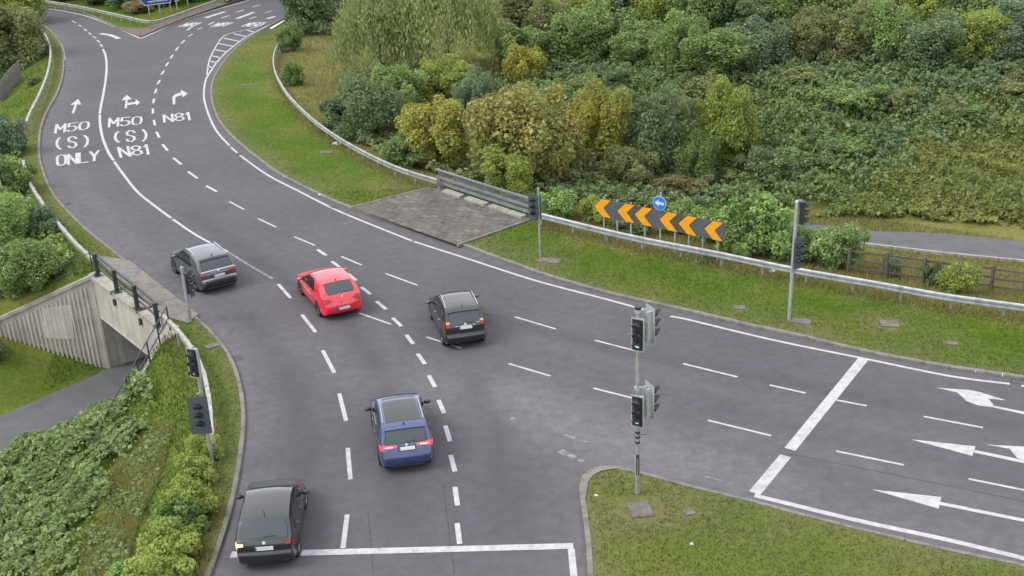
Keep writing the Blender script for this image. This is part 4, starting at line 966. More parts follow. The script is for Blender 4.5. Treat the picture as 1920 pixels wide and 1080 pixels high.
# ------------------------------------------------------------------ cars
def make_car(name, label, rear_px, rear_z, head_px, spec, back=0., right=0., turn=0.):
    """rear_px: pixel of the rear bumper centre at height rear_z; head_px: two ground pixels (rear, front) giving the heading"""
    a, b = G(*head_px[0], head_px[2] if len(head_px) > 2 else 0), G(*head_px[1], head_px[2] if len(head_px) > 2 else 0)
    hd = math.atan2(b[1]-a[1], b[0]-a[0]); R0 = G(*rear_px, rear_z); R0 = R0-np.array([math.cos(hd), math.sin(hd), 0])*back+np.array([math.sin(hd), -math.cos(hd), 0])*right; hd += math.radians(turn)
    L, W, zb, zr = spec['L'], spec['W'], spec['belt'], spec['H']
    fwd = np.array([math.cos(hd), math.sin(hd), 0]); base = np.array([R0[0], R0[1], 0])+fwd*L/2
    car = empty(name, base, hd, label, 'car')
    prof = np.array(spec['prof'], float)            # (x from rear, z), rear bottom -> over roof -> front bottom
    n = len(prof)
    sub = 6; ks = np.linspace(0, n-1, (n-1)*sub+1)
    Q = np.vstack([2*prof[0]-prof[1], prof, 2*prof[-1]-prof[-2]])
    def pt(k):
        i = min(int(k), n-2); t = k-i; a, b, c, d = Q[i:i+4]
        return .5*((2*b)+(c-a)*t+(2*a-5*b+4*c-d)*t*t+(3*b-a-3*c+d)*t**3)
    def nrm(k):
        e = .05; d = pt(min(n-1, k+e))-pt(max(0, k-e)); d /= np.linalg.norm(d); return np.array([-d[1], d[0]])
    def ys(x, z):
        xr, xf = min(1, max(0, (.75-x)/.75)), min(1, max(0, (x-(L-1.0))/1.0))
        w_ = W/2*(1-(spec.get('cr', .10)+.04)*xr**2.6-.2*xf**2.4)
        if z < .42: w_ *= 1-.05*((.42-z)/.25)**2
        elif z < zb: w_ *= 1-.012*((z-.42)/(zb-.42))
        else:
            t = (z-zb)/(zr-zb); w_ *= .985-spec.get('tumble', .19)*t**1.15
        return w_
    def loc(x, y, z): return np.array([x-L/2, y, z])
    NT = 10
    def S(k, t, off=0.):                            # strip surface
        p_ = pt(k); q = nrm(k); cw = spec.get('crown', .045)*(1-t*t); p2 = p_+q*(cw+off)
        # round the shoulder between strip and side
        y = ys(*p_)*t*(.985)
        return loc(p2[0], y, p2[1])
    def SD(x, z, side, off=0.): return loc(x, side*(ys(x, z)+off), z)
    # body: strip + sides + floor
    V = []; Fc = []
    ts = np.linspace(-1, 1, NT+1)
    for k in ks:
        for t in ts: V.append(S(k, t))
    for i in range(len(ks)-1):
        for j in range(NT): Fc.append((i*(NT+1)+j, i*(NT+1)+j+1, (i+1)*(NT+1)+j+1, (i+1)*(NT+1)+j))
    loop = [pt(k) for k in ks]; zf = .2
    fl = [np.array([x, zf]) for x in np.linspace(loop[-1][0]-.1, loop[0][0]+.1, 14)]
    loop = loop+fl
    rws = (0, .3, .55, .75, .88, .96, 1.)
    for side in (-1, 1):
        k0 = len(V); m_ = len(loop)
        for p_ in loop:
            sx = min(max(p_[0], .5), L-.6); sp = np.array([sx, .55 if sx < .8 or sx > L-1.2 else .62])
            for r in rws:
                q = sp*(1-r)+p_*r; y = ys(*q)*(1-.015*max(0, (r-.88)/.12))
                V.append(loc(q[0], side*y, q[1]))
        nr_ = len(rws)
        for i in range(m_):
            j2 = (i+1) % m_
            for j in range(nr_-1):
                f = (k0+i*nr_+j, k0+j2*nr_+j, k0+j2*nr_+j+1, k0+i*nr_+j+1); Fc.append(f if side < 0 else f[::-1])
    mb = MB(); mb.add(V, Fc)
    mb.add([loc(.15, -W*.42, zf+.01), loc(L-.2, -W*.42, zf+.01), loc(L-.2, W*.42, zf+.01), loc(.15, W*.42, zf+.01)], [(0, 1, 2, 3)])
    me = raw(mb.v, mb.f); bm = bmesh.new(); bm.from_mesh(me); bmesh.ops.remove_doubles(bm, verts=bm.verts, dist=.004); bmesh.ops.dissolve_degenerate(bm, edges=bm.edges, dist=.001); bmesh.ops.recalc_face_normals(bm, faces=bm.faces); bm.to_mesh(me); bm.free()
    shade(me, 48); body = link('body', me, spec['paint'], car)
    def spatch(name, k0, k1, t0, t1, off, mat, parent=car, taper=(0., 0.), nk=8, ntt=10, rnd=0.):
        """patch on the strip; taper narrows (t units) at k0 and k1 ends; rnd rounds the corners"""
        V = []; 
        for i in range(nk+1):
            u_ = i/nk; k = k0+(k1-k0)*u_; sh = taper[0]*(1-u_)+taper[1]*u_+rnd*(2*u_-1)**8
            c = (t0+t1)/2; a_, b_ = t0+sh*(1 if t0 < c else -1), t1-sh
            for j in range(ntt+1): V.append(S(k, a_+(b_-a_)*j/ntt, off))
        Fc = [(i*(ntt+1)+j, i*(ntt+1)+j+1, (i+1)*(ntt+1)+j+1, (i+1)*(ntt+1)+j) for i in range(nk) for j in range(ntt)]
        m2 = MB(); m2.add(V, Fc); me = raw(m2.v, m2.f)
        # give it thickness towards the body
        bm = bmesh.new(); bm.from_mesh(me); bmesh.ops.recalc_face_normals(bm, faces=bm.faces); bm.to_mesh(me); bm.free()
        return link(name, me, mat, parent, True)
    def dpatch(name, quad, side, off, mat, parent=car, nn=6):
        q = np.array(quad, float); V = []
        for i in range(nn+1):
            for j in range(nn+1):
                s, t = i/nn, j/nn; p_ = (q[0]*(1-s)+q[1]*s)*(1-t)+(q[3]*(1-s)+q[2]*s)*t; V.append(SD(p_[0], p_[1], side, off))
        Fc = [(i*(nn+1)+j, i*(nn+1)+j+1, (i+1)*(nn+1)+j+1, (i+1)*(nn+1)+j) for i in range(nn) for j in range(nn)]
        me = raw(V, Fc if side > 0 else [f[::-1] for f in Fc]); return link(name, me, mat, parent, True)
    g = spec
    # glass
    spatch('rear_window_seal', g['rw'][0]-.06, g['rw'][1]+.05, -g['rwt']-.04, g['rwt']+.04, .004, M['black'], taper=(g.get('rtp', 0), .03), rnd=.04)
    spatch('rear_window', g['rw'][0], g['rw'][1], -g['rwt'], g['rwt'], .009, M['glass_rear'], taper=(g.get('rtp', 0), .03), rnd=.05)
    spatch('windscreen', g['ws'][0], g['ws'][1], -.92, .92, .006, M['glass'], taper=(.03, .0))
    for side in (-1, 1):
        for q in g['side']:
            c = np.mean(q, axis=0); dpatch('window_seal', [c+(np.array(k)-c)*np.array([1.06, 1.14]) for k in q], side, .004, M['black']); dpatch('side_window', q, side, .009, M['glass'])
        dpatch('sill', [(.35, .22), (L-.5, .22), (L-.5, .3), (.35, .3)], side, .006, M['black'])
        for x in g['doors']:
            dpatch('door_gap', [(x, .32), (x+.014, .32), (x+.014, zb), (x, zb)], side, .003, M['black'], nn=3)
        for x in g['handles']: m2 = MB(); m2.box(SD(x, zb-.09, side, .018), (.18, .03, .035)); m2.build('door_handle', g.get('handle_mat', g['paint']), car)
    # wheels
    for wx in g['axles']:
        for side in (-1, 1):
            wr_, wt = g['wr'], .2; yc = side*(W/2-.115); c = loc(wx, yc, wr_)
            an = np.linspace(0, 2*math.pi, 24, endpoint=False); V = []
            for r in (wr_*1.17, .02):
                for a_ in an:
                    x, z = wx+r*math.cos(a_), max(.205, wr_*1.02+r*math.sin(a_)); V.append(SD(x, z, side, .004))
            me = raw(V, [(i, (i+1) % 24, 24+(i+1) % 24, 24+i) for i in range(24)]); link('wheel_arch', me, M['black'], car)
            m2 = MB(); pr = [(-.5, .66), (-.5, .93), (-.38, 1.), (.38, 1.), (.5, .93), (.5, .66)]; V = []
            for a_ in an:
                for o_, r in pr: V.append(c+np.array([math.cos(a_)*r*wr_, side*o_*wt+side*.02, math.sin(a_)*r*wr_]))
            m2.add(V, [(i*6+j, i*6+j+1, ((i+1) % 24)*6+j+1, ((i+1) % 24)*6+j) for i in range(24) for j in range(5)]); ty = m2.build('wheel', M['tyre'], car, True)
            m2 = MB(); yo = side*(.5*wt+.005)
            for r0_, r1_ in ((0., .16), (.58, .69)):
                V = [c+np.array([math.cos(a_)*r*wr_, yo, math.sin(a_)*r*wr_]) for r in (r1_, max(r0_, .001)) for a_ in an]; m2.add(V, [(i, (i+1) % 24, 24+(i+1) % 24, 24+i) for i in range(24)])
            for s in range(g.get('spokes', 5)):
                a_ = 2*math.pi*s/g.get('spokes', 5)+.3; d_ = np.array([math.cos(a_), 0, math.sin(a_)]); e_ = np.array([-d_[2], 0, d_[0]])
                w0 = .1*g.get('spoke_w', 1.); V = [c+d_*wr_*r+e_*wr_*q*w0+np.array([0, yo, 0]) for r, q in ((.12, 1), (.12, -1), (.62, -1.2), (.62, 1.2))]; m2.add(V, [(0, 1, 2, 3)])
            m2.build('rim', g.get('rim', M['rim']), ty)
            m2 = MB(); V = [c+np.array([math.cos(a_)*.64*wr_, yo-side*.05, math.sin(a_)*.64*wr_]) for a_ in an]; m2.add(V, [tuple(range(24))]); m2.build('brake_disc', M['iron'], ty)
    # mirrors
    for side in (-1, 1):
        mx, mz = g['mirror']; o_ = bmesh.new(); bmesh.ops.create_icosphere(o_, subdivisions=2, radius=1); y0 = ys(mx, mz)
        for v in o_.verts: v.co = Vector((v.co.x*.09, v.co.y*.12, v.co.z*.075))+Vector(tuple(loc(mx, side*(y0+.15), mz)))
        me = bpy.data.meshes.new('m'); o_.to_mesh(me); o_.free(); link('mirror', me, g.get('mirror_mat', g['paint']), car, True)
        m2 = MB(); m2.bar(loc(mx, side*(y0-.05), mz-.03), loc(mx, side*(y0+.1), mz-.02), .05, .035); m2.build('mirror_arm', M['black'], car)
    # plate
    kp, hp = g['plate'], .055; e = .26/(W/2)
    m2 = MB(); pc = S(kp, 0, .0); d = S(kp+.05, 0)-S(kp-.05, 0); d /= np.linalg.norm(d); nn_ = np.array([nrm(kp)[0], 0, nrm(kp)[1]]); rx = np.array([0, 1., 0])
    def pq_(u_, v_, o_): return pc+rx*u_+d*v_+nn_*o_
    def plate_poly(u0, u1, v0, v1, o_, mat, nm, parent):
        m3 = MB(); m3.add([pq_(u0, v0, o_), pq_(u1, v0, o_), pq_(u1, v1, o_), pq_(u0, v1, o_)]+[pq_(u0, v0, o_-.02), pq_(u1, v0, o_-.02), pq_(u1, v1, o_-.02), pq_(u0, v1, o_-.02)], [(0, 1, 2, 3), (0, 4, 5, 1), (1, 5, 6, 2), (2, 6, 7, 3), (3, 7, 4, 0)]); return m3.build(nm, mat, parent)
    plate_poly(-.29, .29, -.085, .085, .012, M['black'], 'plate_holder', car)
    pl_ = plate_poly(-.26, .26, -.057, .057, .03, M['plate'], 'number_plate', car)
    plate_poly(.215, .258, -.055, .055, .034, M['plate_blue'], 'plate_band', pl_)
    for sd in (-1, 1): spatch('tailgate_gap', g['plate']-.6 if g['plate'] > 3 else 2.4, g['rw'][0]-.1, sd*.74-.006, sd*.74+.006, .003, M['black'], nk=6, ntt=1)
    spatch('bumper_gap', 2.32, 2.38, -.9, .9, .003, M['black'], nk=1)
    # badge
    kb = g['badge']; V = []; c = S(kb, 0, .016); d_ = S(kb+.05, 0)-S(kb-.05, 0); d_ /= np.linalg.norm(d_)
    m2 = MB(); m2.add([c+rx*.045*math.cos(a_)+d_*.045*math.sin(a_) for a_ in np.linspace(0, 2*math.pi, 14, endpoint=False)], [tuple(range(14))]); m2.build('badge', M['chrome'], car)
    # roof aerial
    ka = g['aerial']; c = S(ka, 0, 0); m2 = MB(); m2.tube([c, c+[-.12, 0, .07] if g.get('fin') else c+[-.1, 0, .17]], [.03, .012] if g.get('fin') else [.012, .008], 6); m2.build('aerial', M['black'], car)
    # rear wiper
    if g.get('wiper', True):
        m2 = MB(); kw = g['rw'][0]+.1; m2.tube([S(kw, 0, .02), S(kw+.05, -.2, .02), S(kw+.1, -.45, .02)], .012, 5); m2.build('wiper', M['black'], car)
    # tail lights: list of (k0,k1,t0,t1,mat,off)
    for k0_, k1_, t0_, t1_, tap, ml, mr in g['lights']:
        for side, mt in ((-1, mr), (1, ml)):              # +y is the car's left
            t0s, t1s = (t0_, t1_) if side > 0 else (-t1_, -t0_)
            V = []; nk, ntt = 5, 6
            for i in range(nk+1):
                u_ = i/nk
                for j in range(ntt+1):
                    s = j/ntt; tt = t0_+(t1_-t0_)*s; kk = k0_+(k1_-k0_)*u_; kk = kk+((k0_+k1_)/2-kk)*tap*(1-s); V.append(S(kk, side*tt, .014))
            me = raw(V, [(i*(ntt+1)+j, i*(ntt+1)+j+1, (i+1)*(ntt+1)+j+1, (i+1)*(ntt+1)+j) for i in range(nk) for j in range(ntt)])
            bm = bmesh.new(); bm.from_mesh(me); bmesh.ops.recalc_face_normals(bm, faces=bm.faces); bm.to_mesh(me); bm.free()
            link('tail_light', me, M[mt], car, True)
    for q, ml, mr in g.get('side_lights', ()):
        dpatch('tail_light', q, 1, .012, M[ml]); dpatch('tail_light', q, -1, .012, M[mr])
    for it in g.get('trim', ()):                        # extra strips on the rear: (name,k0,k1,t0,t1,off,mat)
        nm, k0_, k1_, t0_, t1_, off, mt = it; spatch(nm, k0_, k1_, t0_, t1_, off, M[mt] if isinstance(mt, str) else mt, nk=4)
    for z in g.get('rails', ()):
        for side in (-1, 1):
            x0, x1, off = z; xs = np.linspace(x0, x1, 8); P_ = []
            for q, x in enumerate(xs):
                kk = np.interp(x, [pt(k)[0] for k in ks if 0 < k < n-1], [k for k in ks if 0 < k < n-1]); s_ = S(kk, side*.93, .0); P_.append(s_+[0, 0, off*(.3 if q in (0, 7) else 1)])
            m2 = MB(); m2.tube(P_, .022, 6); m2.build('roof_rail', M['chrome'] if g.get('rail_chrome') else M['galv'], car, True)
    if g.get('spoiler'):
        k0_, k1_, ext = g['spoiler']; V = []
        for t in np.linspace(-.9, .9, 9):
            a_ = S(k0_, t, .012); b_ = S(k1_, t, .02); V += [a_, b_+np.array([-ext, 0, -.01]), b_+np.array([-ext, 0, -.05]), S(k1_, t, -.02)]
        m2 = MB(); m2.add(V, [(4*i+j, 4*i+j+1, 4*i+j+5, 4*i+j+4) for i in range(8) for j in range(3)]+[(0, 1, 2, 3), (35, 34, 33, 32)]); m2.build('spoiler', g.get('spoiler_mat', g['paint']), car, True)
    for x0, x1 in g.get('exhaust', ()):
        m2 = MB(); m2.tube([loc(.02, x0, .27), loc(.2, x0, .27)], .04, 8); m2.build('exhaust', M['chrome'], car)
    return car
PAINT = {k: carpaint(k+'_car_paint', c, f) for k, c, f in (('red', (.72, .012, .035), 0.), ('grey', (.085, .092, .11), .45), ('black', (.012, .013, .014), .1), ('blue', (.048, .066, .175), .35), ('charcoal', (.02, .021, .024), .3))}
hatch = dict(L=4.40, W=1.83, H=1.47, belt=.96, paint=PAINT['red'], cr=.13, tumble=.23, crown=.06,
  prof=[(.16,.24),(.03,.36),(.0,.56),(.05,.74),(.13,.94),(.22,1.06),(.62,1.34),(.85,1.42),(1.45,1.47),(2.15,1.43),(3.1,1.03),(3.35,.95),(3.95,.78),(4.27,.6),(4.4,.5),(4.3,.24)],
  rw=(5.05,6.35), rwt=.80, rtp=.10, ws=(9.1,9.95), side=[[(1.15,1.02),(2.95,1.0),(2.2,1.36),(1.5,1.38)]], doors=(1.55,2.85), handles=(1.75,), axles=(.82,3.45), wr=.33, mirror=(2.8,1.02),
  plate=1.85, badge=4.4, aerial=7.05, fin=True, rim=M['rim'], spoiler=(6.9,6.55,.02), lights=[(3.0,4.2,.58,.97,.75,'tail_red','tail_red')],
  trim=[('lower_bumper',.15,.75,-.8,.8,.012,'black'),('bumper_crease',2.15,2.3,-.93,.93,.01,PAINT['red'])], wiper=False)
suv = dict(L=4.5, W=1.85, H=1.58, belt=1.02, paint=PAINT['grey'], cr=.10, tumble=.22, crown=.05,
  prof=[(.15,.28),(.02,.42),(.0,.6),(.08,.72),(.10,.92),(.18,1.08),(.42,1.4),(.70,1.52),(1.5,1.58),(2.25,1.54),(3.2,1.12),(3.4,1.04),(4.05,.88),(4.37,.7),(4.5,.55),(4.4,.27)],
  rw=(5.08,6.3), rwt=.86, rtp=.02, ws=(9.1,9.95), side=[[(1.05,1.1),(2.0,1.08),(1.98,1.46),(1.5,1.46)],[(2.06,1.08),(3.0,1.06),(2.4,1.46),(2.04,1.47)]], doors=(1.1,2.03,2.95), handles=(1.3,2.2), axles=(.9,3.6), wr=.36, mirror=(2.9,1.1),
  plate=3.55, badge=4.65, aerial=7.1, fin=True, rim=M['rim'], spoiler=(6.6,6.3,.05), spoiler_mat=M['black'], lights=[(4.0,4.6,.5,.98,.5,'tail_red','tail_red')],
  trim=[('tailgate_lip',4.75,4.95,-.95,.95,.03,'chrome'),('bumper_step',2.55,2.9,-.97,.97,.02,'galv'),('lower_bumper',.6,2.2,-.85,.85,.01,'black'),('skid_plate',.15,.5,-.75,.75,.02,'galv')], wiper=False, rails=[(1.1,2.5,.04)], rail_chrome=True)
mpv = dict(L=4.1, W=1.73, H=1.63, belt=1.0, paint=PAINT['black'], cr=.09, tumble=.19, crown=.05, handle_mat=M['chrome'],
  prof=[(.16,.26),(.03,.38),(.0,.55),(.06,.68),(.08,.9),(.13,1.06),(.33,1.38),(.50,1.55),(1.2,1.63),(1.95,1.6),(2.85,1.14),(3.15,1.02),(3.7,.82),(3.97,.64),(4.1,.52),(4.0,.25)],
  rw=(4.95,6.5), rwt=.84, rtp=.0, ws=(9.1,9.95), side=[[(.42,1.08),(.95,1.06),(.95,1.48),(.66,1.48)],[(1.0,1.06),(1.75,1.05),(1.75,1.5),(1.0,1.49)],[(1.8,1.05),(2.7,1.04),(2.15,1.49),(1.8,1.5)]], doors=(.98,1.78,2.65), handles=(1.15,1.95), axles=(.7,3.3), wr=.32, mirror=(2.6,1.06),
  plate=4.15, badge=4.9, aerial=7.15, rim=M['rim_pale'], spoiler=(6.95,6.6,.05), lights=[(4.35,5.1,.8,.99,.1,'tail_red','tail_red'),(5.1,5.35,.8,.98,.1,'tail_clear','tail_clear')],
  trim=[('chrome_strip',4.55,4.68,-.52,.52,.02,'chrome'),('bumper_top',2.45,2.95,-.98,.98,.012,simple('bumper_plastic', (.05,.052,.056), .5, var=.15)),('model_badge',4.95,5.03,-.78,-.6,.012,'chrome')], rails=[(.6,2.0,.05)], rail_chrome=True, side_lights=[([(.10,.86),(.3,.86),(.34,1.2),(.2,1.2)],'tail_red','tail_red')])
tourer = dict(L=4.34, W=1.80, H=1.56, belt=1.0, paint=PAINT['blue'], cr=.11, tumble=.20, crown=.05,
  prof=[(.16,.25),(.03,.38),(.0,.56),(.04,.72),(.10,.90),(.17,1.03),(.36,1.33),(.56,1.48),(1.4,1.56),(2.45,1.53),(3.12,1.10),(3.28,1.01),(3.9,.82),(4.21,.64),(4.34,.52),(4.24,.25)],
  rw=(5.02,6.5), rwt=.84, rtp=.0, ws=(9.1,9.95), side=[[(.62,1.08),(1.2,1.06),(1.2,1.43),(.86,1.42)],[(1.25,1.06),(1.95,1.05),(1.95,1.45),(1.25,1.44)],[(2.0,1.05),(2.85,1.04),(2.3,1.43),(2.0,1.45)]], doors=(1.22,1.97,2.8), handles=(1.4,2.2), axles=(.8,3.45), wr=.33, mirror=(2.72,1.05), mirror_mat=M['black'],
  plate=3.95, badge=4.75, aerial=7.1, fin=True, rim=M['rim'], spoiler=(6.9,6.6,.04), lights=[(4.15,5.0,.42,.99,.55,'tail_lit','tail_lit')],
  trim=[('roof_glass',7.25,8.85,-.8,.8,.006,'glass'),('brake_glow',4.42,4.62,.55,.88,.022,'tail_hot'),('brake_glow',4.42,4.62,-.88,-.55,.022,'tail_hot'),('bumper_crease',2.35,2.55,-.95,.95,.012,PAINT['blue']),('lower_bumper',.1,.7,-.7,.7,.012,'galv_dull')], rails=[(.75,2.1,.05)], rail_chrome=True, side_lights=[([(.06,.88),(.28,.9),(.3,1.02),(.12,1.02)],'tail_lit','tail_lit')])
small_hatch = dict(L=3.98, W=1.74, H=1.46, belt=.94, paint=PAINT['charcoal'], cr=.10, tumble=.20, crown=.045,
  prof=[(.15,.24),(.02,.36),(.0,.56),(.05,.66),(.07,.84),(.12,.95),(.20,1.01),(.52,1.30),(.72,1.39),(1.4,1.46),(2.1,1.42),(2.85,1.02),(3.02,.94),(3.55,.77),(3.85,.6),(3.98,.5),(3.88,.24)],
  rw=(5.9,7.35), rwt=.86, rtp=.0, ws=(10.1,10.95), side=[[(.62,1.0),(1.6,1.0),(1.6,1.35),(.98,1.34)],[(1.65,1.0),(2.6,.99),(2.05,1.35),(1.65,1.36)]], doors=(.95,1.62,2.55), handles=(1.1,1.9), axles=(.72,3.18), wr=.31, mirror=(2.45,1.0), mirror_mat=M['black'],
  plate=3.65, badge=4.6, aerial=8.1, rim=M['rim_pale'], spokes=8, spoke_w=1.5, lights=[(3.95,4.65,.78,.99,.35,'indicator','tail_red')],
  trim=[('boot_seam',3.2,3.25,-.75,.75,.006,'black'),('boot_lip',5.3,5.4,-.85,.85,.008,'black')], side_lights=[([(.06,.74),(.24,.76),(.27,.92),(.1,.94)],'indicator','tail_red')])
make_car('car', 'grey coupe style SUV with pale roof, furthest left of the cars ahead', (404,535), .3, ((470,545),(330,455)), suv, .25, .16, -4)
make_car('car', 'bright red three door hatchback on the dashed lane line', (641,584), .3, ((603,593),(570,553)), hatch, .1, .07, 0)
make_car('car', 'black people carrier with roof rails, rightmost of the cars', (871,640), .3, ((828,648),(801,600)), mpv, .1, .06, -2.5)
make_car('car', 'dark blue people carrier with brake lights lit', (765,868), .3, ((768,870),(744,765)), tourer, .14, 0, 0)
make_car('car', 'black car with orange indicator lit at the stop line by the kerb', (502,1046), .3, ((561,1044),(575,950)), small_hatch, .22, -.02, 0)

# ------------------------------------------------------------------ vegetation
def quadmesh(V):                                        # V (n,4,3)
    n = len(V); me = bpy.data.meshes.new('leaves'); me.vertices.add(n*4); me.loops.add(n*4); me.polygons.add(n)
    me.vertices.foreach_set('co', np.ascontiguousarray(V, np.float32).ravel()); me.loops.foreach_set('vertex_index', np.arange(n*4, dtype=np.int32))
    me.polygons.foreach_set('loop_start', np.arange(0, n*4, 4, dtype=np.int32)); me.polygons.foreach_set('loop_total', np.full(n, 4, np.int32)); me.update(calc_edges=True); return me
def unit(v): return v/(np.linalg.norm(v, axis=-1, keepdims=True)+1e-9)
def leaves(P, Nrm, size, r, aspect=.62, bias=.8):
    n = len(P); nn = unit(Nrm*bias+r.normal(size=(n, 3))*.55); t = unit(np.cross(nn, r.normal(size=(n, 3)))); b = np.cross(nn, t)
    s = size*np.clip(np.exp(r.normal(size=n)*.36), .4, 2.1)[:, None]
    return np.stack([P-t*s*.5, P+b*s*aspect*.5-t*s*.05+nn*s*.06, P+t*s*.5-nn*s*.12, P-b*s*aspect*.5-t*s*.05+nn*s*.06], 1)
def crown(seed, rx, h, n, leaf, lobes=26, zb=.25, spiky=0.):
    r = np.random.default_rng(seed)
    c = unit(r.normal(size=(lobes, 3)))*r.uniform(.2, .84, (lobes, 1))**.7; lr = r.uniform(.15, .36, lobes)*(26/lobes)**.18
    w_ = lr**2; k = r.choice(lobes, n, p=w_/w_.sum()); d = unit(r.normal(size=(n, 3)))
    rad = lr[k]*(1-.45*r.random(n)**2.2)*(1+spiky*r.normal(size=n))
    sp = r.random(n) < .07; rad[sp] *= r.uniform(1.05, 1.45, sp.sum())          # sprigs standing out
    Q = c[k]+d*rad[:, None]
    nr_ = unit(d+unit(Q)*.5+np.array([0, 0, 1.0]))
    Q[:, 2] = (Q[:, 2]+.82)/1.75
    low = Q[:, 2] < zb*.4; Q[low, 2] = r.uniform(0, zb, low.sum()); Q = Q*np.array([rx, rx, h])
    return quadmesh(leaves(Q, nr_, leaf, r))
def trunk(seed, rx, h, r0, multi=1):
    r = np.random.default_rng(seed+99); mb = MB()
    for m_ in range(multi):
        a = r.uniform(0, 6.28); lean = rx*(.12 if multi == 1 else .35); top = np.array([math.cos(a)*lean, math.sin(a)*lean, h*.72]); st = np.array([r.normal()*.1, r.normal()*.1, -.3]) if multi > 1 else np.array([0, 0, -.4])
        P_ = [st+(top-st)*t+np.array([r.normal(), r.normal(), 0])*rx*.02*(t > 0) for t in np.linspace(0, 1, 5)]; mb.tube(P_, np.linspace(r0, r0*.3, 5), 6)
        for q in range(5 if multi == 1 else 2):
            t = r.uniform(.3, .85); s = st+(top-st)*t; a = r.uniform(0, 6.28); e = s+np.array([math.cos(a)*rx*.62, math.sin(a)*rx*.62, h*r.uniform(.1, .26)]); mb.tube([s, (s+e)/2+[0, 0, h*.03], e], [r0*.45, r0*.3, r0*.12], 5)
    me = raw(mb.v, mb.f); me.materials.append(M['bark']); return me
def willow_mesh(seed, rx, h, strands=520):
    r = np.random.default_rng(seed); out = []
    for i in range(strands):
        a = r.uniform(0, 6.283); q = r.random()**.6; x, y = math.cos(a)*q*rx, math.sin(a)*q*rx; zt = h*(.55+.45*math.sqrt(max(0, 1-q*q)))*r.uniform(.8, 1.05); L = r.uniform(.3, .62)*h*(.55+.5*q); L = min(L, zt-.4)
        m_ = 34; t = np.sort(r.random(m_)); b1, b2 = r.normal()*.5, r.normal()*.5; P = np.c_[x+t*.35*math.cos(a)+t*t*b1+.17*r.normal(size=m_), y+t*.35*math.sin(a)+t*t*b2+.17*r.normal(size=m_), zt-t*L]
        n = m_; tt = unit(np.c_[.5*r.normal(size=n), .5*r.normal(size=n), -np.ones(n)]); b = unit(np.cross(tt, r.normal(size=(n, 3)))); s = r.uniform(.24, .46, n)[:, None]
        out.append(np.stack([P-tt*s*.5, P+b*s*.13, P+tt*s*.5, P-b*s*.13], 1))
    return quadmesh(np.concatenate(out))
LEAF['bramble2'] = leafmat('near_bramble_leaves', [(.060,.066,.034),(.070,.098,.036),(.092,.130,.044),(.13,.155,.062)], gain=2.35, patch=[(.5,.54,(.115,.125,.036)),(.9,.58,(.09,.075,.05)),(.35,.6,(.055,.088,.06))])
LEAF['straw'] = leafmat('straw_grass_leaves', [(.082,.094,.026),(.100,.118,.030),(.125,.130,.038),(.155,.135,.055)], gain=1.9, patch=[(.2,.5,(.075,.108,.028)),(.5,.6,(.06,.09,.03))])
PROTO = {}
def proto(key, mk_crown, mk_trunk, w_, h): PROTO[key] = (mk_crown, mk_trunk, w_, h)
for i in range(4): proto('tree%d' % i, crown(10+i, 3.4, 6.6, 22000, .20, 60), trunk(10+i, 3.4, 6.6, .17), 6.4, 6.2)
for i in range(4): proto('bush%d' % i, crown(30+i, 1.5, 2.4, 9000, .13, 40), trunk(30+i, 1.5, 2.4, .05, 4), 2.8, 2.3)
for i in range(2): proto('shrub%d' % i, crown(50+i, .75, 1.3, 2600, .085, 16, spiky=.12), trunk(50+i, .75, 1.3, .025, 5), 1.4, 1.2)
proto('willow0', willow_mesh(70, 4.2, 8.5), trunk(70, 4.2, 8.5, .22), 8.6, 8.3)
proto('willow1', willow_mesh(71, 3.6, 7.5, 430), trunk(71, 3.6, 7.5, .2), 7.4, 7.3)
def plant(key, px, py, wpx, hpx, leaf, label, cat='tree', name=None, group=None, at=None, rz=None):
    cm, tm, w_, h = PROTO[key]
    P = np.array(hit(px, py)) if at is None else np.array(at); Z = (P-CAM)@fw; pm = F/Z
    sx, sz = wpx/pm/w_, hpx/pm/h
    o = empty(name or ('tree' if key[:4] in ('tree', 'will') else 'bush'), P-[0, 0, .1], random.uniform(0, 6.28) if rz is None else rz, label, cat, group); o.scale = (sx, sx, sz)
    tree = o.name.startswith(('tree', 'willow'))
    for nm, me, mt in (('crown' if tree else 'foliage', cm, LEAF[leaf]), ('trunk' if tree else 'stems', tm, M['bark'])):
        c = bpy.data.objects.new(nm, me); col.objects.link(c); c.parent = o
        if not me.materials: me.materials.append(mt)
        c.material_slots[0].link = 'OBJECT'; c.material_slots[0].material = mt
    return o
_t = [0]
def tk(base, n): _t[0] += 1; return base+str(_t[0] % n)
